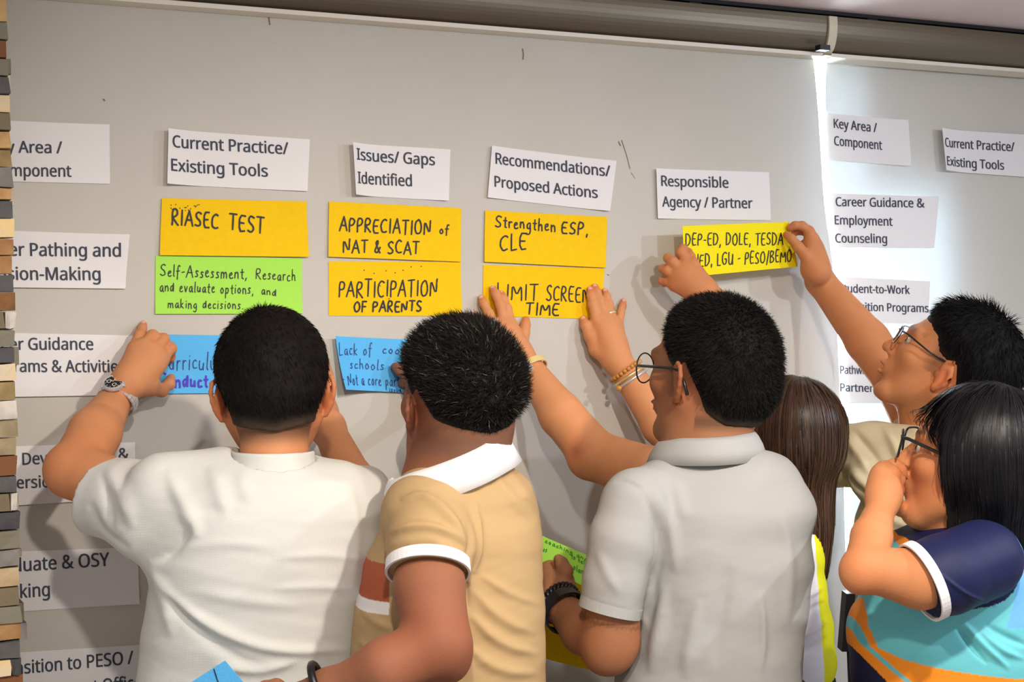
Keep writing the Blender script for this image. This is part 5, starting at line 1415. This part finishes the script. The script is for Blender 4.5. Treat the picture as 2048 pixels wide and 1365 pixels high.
chain(F, [PR(1490, 1010, 2.86, 60), PR(1460, 985, 2.92, 58)], .03)
F.loft(rows, c_r, k=.02)
F.cuth(P(1600, 1352, 2.78)[2], False)
yel = np.array(lin(236, 232, 30)); blk = np.array(lin(28, 28, 32)); wh4 = np.array(lin(238, 236, 244))
def t4(V, N):
    C_ = np.tile(wh4, (len(V), 1)); L_ = (V - P(1545, 1250, 2.78)) @ c_r; u = L_ * FPX / 2.78 + 1545 + (V[:, 2] - P(1545, 1250, 2.78)[2]) * 55
    C_[u > 1622] = yel; C_[(u > 1650) & ((V - P(1545, 1250, 2.78)) @ c_f > -.02)] = blk; return C_
fl = [([(1590, 1200), (1620, 1190), (1645, 1175)], 6, .004), ([(1590, 1240), (1625, 1222), (1650, 1205)], 6, -.004), ([(1590, 1280), (1625, 1262), (1655, 1240)], 6, .004), ([(1590, 1310), (1625, 1300), (1655, 1275)], 6, -.003)]
shirt_mesh(p4, F, M_wy, fl, 12, .0015, t4)
legs(p4, feet[0], feet[1], -5, P(1600, 1346, 2.78)[2] + .0, .118, .11, M_trous)
# her jewellery
wa = nz(wr[0] - P(1122, 830, 2.845))
Wt = empty('wristwatch', wr[0]); Wt.parent = p4; Wt.location = [float(v) for v in (wr[0] - root_loc(p4))]; Wt['label'] = 'small silver watch on a pale yellow strap'
band_around(P(1064, 737, 2.90), wa, .0300, .0300, .013, .002, mat('pale_strap', lin(228, 206, 138), rough=.5), 'strap', Wt)
cw = P(1054, 737, 2.868); mb = MB(); n_ = nz(nz(cw - P(1064, 737, 2.90)) - wa * (nz(cw - P(1064, 737, 2.90)) @ wa)); s_ = np.cross(wa, n_)
mb.disc(cw, wa, s_, .0115, 0, 20, .006, n_); mb.build('case', M_metal, Wt)
wa2 = nz(wr2[0] - P(1325, 850, 2.99)); wx = nz(np.cross(wa2, [0, 0, 1])); wy = np.cross(wa2, wx)
M_bead = mat('amber_bead', lin(206, 142, 60), rough=.35)
br_ = empty('bead_bracelet', wr2[0]); br_.parent = p4; br_.location = [float(v) for v in (P(1253, 744, 3.0) - root_loc(p4))]; br_['label'] = 'amber bead bracelet'
for i in range(24):
    a = 2 * math.pi * i / 24; mb = MB(); mb.ellip(P(1252, 742, 3.0) + (wx * math.cos(a) + wy * math.sin(a)) * .0355, I3, (.0048,) * 3, 8, 6); mb.build('bead', M_bead, br_, smooth=True)
ring_around(P(1259, 753, 3.0), wa2, .0358, .0036, M_gold, 'bangle', p4); ring_around(P(1264, 760, 3.0), wa2, .0362, .0030, M_metal, 'bangle', p4)
mb = MB(); mb.ellip(P(1238, 777, 2.97), I3, (.006,) * 3, 8, 6); mb.build('bracelet_charm', M_bead, p4, smooth=True)
a = fgL[1][0][0] * .3 + fgL[1][1][0] * .7; 
ring_around(fgL[1][0][0] * .62 + fgL[1][1][0] * .38, fgL[1][1][0] - fgL[1][0][0], .0112, .0022, M_metal, 'ring', p4)
mb = MB(); mb.ellip(fgL[1][0][0] * .62 + fgL[1][1][0] * .38 - c_f * .0125, I3, (.0045,) * 3, 8, 6); mb.build('ring_stone', M_metal, p4)
ring_around(fgR[2][0][0] * .7 + fgR[2][1][0] * .3, fgR[2][1][0] - fgR[2][0][0], .0114, .0022, M_gold, 'ring', p4)
mb = MB(); mb.ellip(fgR[2][0][0] * .7 + fgR[2][1][0] * .3 - c_f * .0125, I3, (.0045, .0035, .0045), 8, 6); mb.build('ring_stone', M_metal, p4)

# ------------------------------------------------------------------ person in khaki with glasses, face in profile
M_khaki = mat('khaki_shirt', lin(214, 198, 162), rough=0.85, spec=0.2, bump=0.3, bscale=400, weave=True)
H = Head(1903, 727, 2.80, -42, 33, 0, 1.03)
feet = P(1840, 1200, 2.85)
p5 = person('short-haired person in khaki and glasses in profile, smiling up at the yellow card', feet)
lo = np.minimum.reduce([P(1310, 900, 2.75), P(1700, 1000, 2.65), P(1350, 920, 2.8)]) - [.03, .03, .03]; hi = np.maximum.reduce([P(1330, 420, 3.15), P(1660, 420, 3.32), P(1960, 600, 3.0), P(1850, 700, 3.2)]) + [.03, .02, .03]
F = Field(lo, hi, .0031)
H.face(F, .006); H.ears(F, 1.1)
nb = P(1872, 905, 2.85); F.rc(H.w(0, -.02, -.06), nb, .050, .056, .03); F.rc(H.w(0, .02, -.07), nb - c_r * .02, .044, .05, .03)
F.rc(nb, P(1850, 950, 2.82), .06, .06, .03)
sr, er, wr2 = PR(1860, 910, 2.98, 44), PR(1795, 765, 3.09, 45), PR(1640, 562, 3.235, 28)
chain(F, [sr, er], .02); chain(F, [er, PR(1735, 682, 3.15, 43), wr2], .025)
fgR = [[q(1618, 462, .085, .0110), q(1604, 452, .082, .0100), q(1590, 451, .076, .0090), q(1580, 456, .070, .0080)],
       [q(1628, 478, .075, .0112), q(1612, 463, .060, .0102), q(1594, 462, .052, .0092), q(1584, 468, .050, .0082)],
       [q(1634, 494, .065, .0110), q(1622, 488, .048, .0098), q(1608, 488, .040, .0088), q(1600, 492, .040, .0080)],
       [q(1634, 508, .055, .0105), q(1626, 508, .040, .0090), q(1614, 508, .034, .0080), q(1607, 510, .034, .0075)],
       [q(1612, 512, .105, .0140), q(1596, 494, .098, .0118), q(1583, 478, .088, .0102), q(1573, 470, .078, .0088)]]
hand(F, Wp(1632, 540, .105), .024, fgR); F.rc(Wp(1630, 535, .1), Wp(1624, 500, .085), .025, .023, .015); F.rc(wr2[0], Wp(1632, 540, .105), .028, .026, .02)
chain(F, [PR(1812, 925, 2.82, 44), PR(1590, 880, 2.99, 40), PR(1428, 612, 3.04, 33)], .025)
fgL = [[q(1372, 522, .105, .0118), q(1362, 505, .100, .0108), q(1366, 498, .090, .0095), q(1372, 503, .083, .0085)],
       [q(1358, 542, .105, .0120), q(1345, 524, .100, .0108), q(1336, 516, .085, .0095), q(1338, 520, .070, .0085)],
       [q(1350, 556, .100, .0115), q(1335, 542, .092, .0100), q(1326, 538, .075, .0090), q(1330, 545, .062, .0080)],
       [q(1348, 572, .095, .0110), q(1336, 564, .085, .0092), q(1324, 562, .07, .0082), q(1328, 568, .06, .0075)],
       [q(1395, 548, .120, .0145), q(1386, 528, .115, .0125), q(1380, 514, .102, .0108), q(1377, 504, .090, .0092)]]
hand(F, Wp(1405, 585, .125), .025, fgL); F.rc(Wp(1400, 580, .12), Wp(1372, 550, .108), .027, .025, .015); F.rc(PR(1428, 612, 3.04, 33)[0], Wp(1405, 585, .125), .030, .027, .02)
base = lin(208, 138, 92)
red = [(H.w(-.085, -.01, -.03), .035, 1.0), (H.w(0, .1, -.04), .03, .4)] + [(f[-1][0], .012, .8) for f in fgL + fgR] + [(f[0][0], .014, .4) for f in fgL + fgR]
st5 = lambda L: .5 * smooth01(1 - np.abs(L[:, 1] - .02) / .025) * (L[:, 2] > -.03) * (L[:, 2] < .03)
body_mesh(p5, F, lambda V, N: skin_tint(base, V, N, H, red, 7, st5))
eyes(p5, H, (-.1, 1, .1))
glasses(p5, H, M_frameg, 'rect', .025, .017, .034, .112, -.002, .0011, tz=.002, hook=False, tl=.0018)
hl5 = ([0, 30, 55, 72, 86, 100, 112, 128, 180], [.050, .046, .034, .010, .004, .006, -.020, -.060, -.085])
hair_short(p5, H, M_hair, T=.017, seed=31, hl=hl5, nstr=11000, L=(.014, .028), lift=.22, comb=(0, -.3, -.25), jit=.18, radial=.7, rad=.0006, cols=(20, 18, 20), curl=.15, lowcol=(34, 28, 26))
F = Field(P(1560, 1480, 2.6) - [.03, .05, .02], P(2000, 840, 3.15) + .05, .0045)
rows = []
for py, xl, xr, Z, d in ((898, 1838, 1912, 2.86, .045), (930, 1800, 1955, 2.86, .08), (980, 1745, 1985, 2.86, .11), (1060, 1722, 1990, 2.86, .125), (1160, 1712, 1985, 2.86, .13), (1260, 1712, 1985, 2.86, .135), (1400, 1712, 1985, 2.86, .135)):
    rows.append((P((xl + xr) / 2, py, Z), (xr - xl) / 2 * Z / FPX, d))
chain(F, [PR(1830, 925, 2.80, 74), PR(1745, 912, 2.86, 68), PR(1660, 910, 2.93, 63), PR(1600, 892, 2.98, 58)], .03)
F.rc(P(1740, 960, 2.79), P(1800, 1010, 2.82), .04, .06, .04)
F.cut(P(1610, 895, 2.975), nz(P(1590, 880, 2.99) - P(1745, 908, 2.86)), .09)
chain(F, [PR(1860, 930, 2.98, 66), PR(1835, 860, 3.04, 60)], .03); F.cut(P(1832, 850, 3.05), nz(er[0] - sr[0]), .09)
F.loft(rows, c_r, k=.03)
F.cuth(1.0, False)
fl = [([(1680, 860), (1710, 900), (1740, 950)], 7, .006), ([(1700, 855), (1735, 895), (1770, 940)], 6, -.005), ([(1765, 850), (1790, 890), (1800, 930)], 7, .004), ([(1672, 905), (1710, 950), (1745, 985)], 7, .006), ([(1672, 930), (1700, 965), (1740, 1000)], 5, -.005),
      ([(1820, 850), (1840, 880)], 6, .003), ([(1770, 1030), (1800, 1050), (1830, 1062)], 6, .004)]
shirt_mesh(p5, F, M_khaki, fl, 17, .0022)
collar(p5, H, P(1868, 880, 2.85), nz(c_u * 1.0 - c_r * .22), .060, .020, M_khaki, wide=1.1, flare=.012, drop=.010, open_az=frame(-45)[1], span=320, tilt=(.01, .004))
legs(p5, feet[0] + .0, feet[1] + .02, -40, 1.04, .14, .13, M_trous)
mb = MB(); a_, b_ = P(1697, 1185, 2.80), P(1688, 1300, 2.80); mb.box((a_ + b_) / 2, np.stack([c_r, c_f, nz(a_ - b_)]), .0085, .02, np.linalg.norm(a_ - b_) / 2); mb.build('hip_pouch', M_black, p5, label='narrow dark pouch at the front of the hip')

# ------------------------------------------------------------------ woman with black hair, hand at her chin
M_p6 = mat('team_shirt', (1, 1, 1), rough=0.6, spec=0.35, attr='tint', bump=.12, bscale=600)
H = Head(1957, 918, 2.27, -36, 14, 0, 1.0)
feet = P(1930, 1250, 2.30)
p6 = person('woman with shoulder-length black hair and glasses, navy and aqua shirt, hand at her chin', feet)
lo = np.minimum.reduce([P(1680, 1260, 2.0), P(2060, 1260, 2.1), P(1690, 1250, 2.3)]) - [.03, .05, .02]; hi = np.maximum.reduce([P(1720, 900, 2.5), P(2060, 760, 2.45)]) + [.03, .08, .03]
F = Field(lo, hi, .003)
H.face(F); nb = P(1965, 1080, 2.30); F.rc(H.w(0, -.025, -.06), nb, .048, .054, .03); F.rc(nb, P(1940, 1130, 2.27), .06, .06, .03)
F.rc(H.w(0, .05, -.105), H.w(0, .0, -.12), .025, .035, .03)
sh, el_, wr = PR(1950, 1130, 2.15, 50), PR(1730, 1138, 2.11, 44), PR(1764, 1010, 2.24, 27)
chain(F, [sh, PR(1840, 1158, 2.10, 60), el_], .02); chain(F, [el_, PR(1743, 1075, 2.17, 40), wr], .02)
F.el(P(1716, 1150, 2.11), (.022, .022, .025), None, .02)
fgs = [[z(1768, 938, 2.29, .0120), z(1788, 932, 2.295, .0108), z(1800, 940, 2.295, .0095), z(1806, 948, 2.295, .0085)],
       [z(1762, 952, 2.275, .0122), z(1786, 948, 2.265, .0110), z(1798, 960, 2.27, .0095), z(1802, 970, 2.28, .0085)],
       [z(1760, 968, 2.265, .0120), z(1784, 966, 2.255, .0106), z(1796, 980, 2.26, .0092), z(1798, 990, 2.27, .0082)],
       [z(1764, 986, 2.26, .0112), z(1784, 988, 2.252, .0095), z(1794, 1000, 2.26, .0085), z(1794, 1008, 2.27, .0075)],
       [z(1782, 1010, 2.28, .0140), z(1802, 1018, 2.30, .0120), z(1816, 1022, 2.32, .0105), z(1828, 1020, 2.33, .0090)]]
hand(F, P(1768, 990, 2.25), .024, fgs); F.rc(wr[0], P(1768, 985, 2.25), .024, .022, .01); F.rc(P(1766, 985, 2.255), P(1770, 955, 2.275), .022, .021, .01)
chain(F, [PR(1985, 1130, 2.45, 50), PR(1900, 1240, 2.50, 44), PR(1800, 1250, 2.42, 32)], .02)
base = lin(208, 138, 92)
red = [(el_[0], .05, .5), (H.w(-.05, .06, -.04), .05, .35)] + [(f[1][0], .012, .5) for f in fgs]
body_mesh(p6, F, lambda V, N: skin_tint(base, V, N, H, red, 9))
eyes(p6, H, (-.1, 1, .1))
glasses(p6, H, M_frameg, 'rect', .027, .021, .036, .120, -.002, .0017, tz=.002, hook=False, tl=.0028)
rows = [(P(1965, 905, 2.32), .098, .10), (P(1975, 985, 2.31), .112, .105), (P(1985, 1050, 2.30), .115, .10), (P(1985, 1090, 2.29), .100, .09)]
hair_long(p6, H, M_hairg, rows, T=.015, seed=41, base=(13, 11, 15), nstr=8000, hl=([0, 25, 45, 60, 74, 84], [.066, .058, .045, .025, -.10, -.6]))
F = Field(P(1680, 1500, 1.95) - [.05, .06, .02], P(2110, 1030, 2.6) + [.03, .06, .05], .004)
rows = []
for py, xl, xr, Z, d in ((1075, 1900, 2050, 2.30, .06), (1110, 1850, 2080, 2.30, .10), (1160, 1795, 2095, 2.30, .12), (1220, 1735, 2100, 2.30, .13), (1275, 1702, 2105, 2.30, .135), (1330, 1715, 2110, 2.30, .135), (1390, 1740, 2115, 2.30, .135), (1500, 1745, 2120, 2.30, .14)):
    rows.append((P((xl + xr) / 2, py, Z), (xr - xl) / 2 * Z / FPX, d))
F.rc(P(1800, 1085, 2.38), P(1850, 1080, 2.36), .02, .03, .03)
chain(F, [PR(1965, 1120, 2.16, 80), PR(1890, 1150, 2.115, 80), PR(1830, 1165, 2.10, 74)], .02)
ax = nz(P(1728, 1140, 2.11) - P(1950, 1120, 2.13)); cutn = nz(ax * 1.0 - c_u * .32 - c_f * .05); cutp = P(1842, 1165, 2.10); F.cut(cutp, cutn, .14)
F.loft(rows, c_r, k=.03, p=2.3)
F.cuth(1.0, False)
navy = np.array(lin(20, 25, 68)); aqua = np.array(lin(106, 196, 204)); orng = np.array(lin(250, 146, 30)); sky = np.array(lin(110, 176, 232)); dnav = np.array(lin(20, 22, 52))
O6 = P(1900, 1200, 2.20)
def t6(V, N):
    """dyed panels laid out across the shirt in its own side and height coordinates"""
    side = (V - O6) @ c_r * FPX / 2.20 + 1900; up = 1200 - (V - O6) @ c_u * FPX / 2.20
    C_ = np.tile(aqua, (len(V), 1))
    lower = np.interp(side, [1690, 1760, 1800, 1850, 1900, 2000, 2100], [1180, 1300, 1315, 1325, 1332, 1345, 1352])
    C_[up > lower] = orng
    def band(x_at, w0, w1, y0, y1, c):
        m_ = (up > y0) & (up < y1) & (side > x_at(up) + w0) & (side < x_at(up) + w1); C_[m_] = c
    xa = lambda y: np.interp(y, [1150, 1200, 1230, 1260, 1300, 1330, 1365, 1420], [1738, 1735, 1728, 1722, 1735, 1768, 1810, 1860])
    C_[(side < xa(up))] = orng
    band(xa, 0, 13, 1100, 1500, aqua); band(xa, 13, 26, 1100, 1310, orng)
    C_[(side < np.interp(up, [1280, 1300, 1330, 1365, 1420], [1690, 1712, 1742, 1775, 1820])) & (up > 1280)] = dnav
    C_[(up < 1110) & (side < 1850)] = orng
    slv = (seg_dist(V, [P(1965, 1120, 2.16), P(1890, 1150, 2.115), P(1830, 1165, 2.10)]) < .071) & (up < 1250)
    C_[slv] = navy
    arc = np.interp(up, [1060, 1100, 1150, 1200, 1246], [2005, 2022, 2026, 2014, 1996])
    C_[(side > arc) & (up < 1248)] = sky
    C_[(up < 1120) & (side > 1850) & (side < 2000)] = navy
    return C_
fl = [([(1905, 1245), (1940, 1290), (1975, 1330)], 5, -.005), ([(1925, 1245), (1965, 1290), (2020, 1340)], 6, .005), ([(1970, 1250), (2010, 1275), (2060, 1295)], 6, -.004), ([(1960, 1262), (2000, 1300), (2050, 1320)], 6, .004), ([(1870, 1140), (1930, 1190), (2000, 1215)], 3, .002),
      ([(1735, 1220), (1728, 1260), (1740, 1300)], 8, .003)]
shirt_mesh(p6, F, M_p6, fl, 23, .0015, t6)
band_around(cutp - cutn * .004, cutn, .0565, .0565, .014, .0035, M_wrib, 'sleeve_cuff', p6, n=48)['label'] = 'white ribbed cuff'
legs(p6, feet[0] + .05, feet[1], -40, 1.02, .15, .14, M_trous)
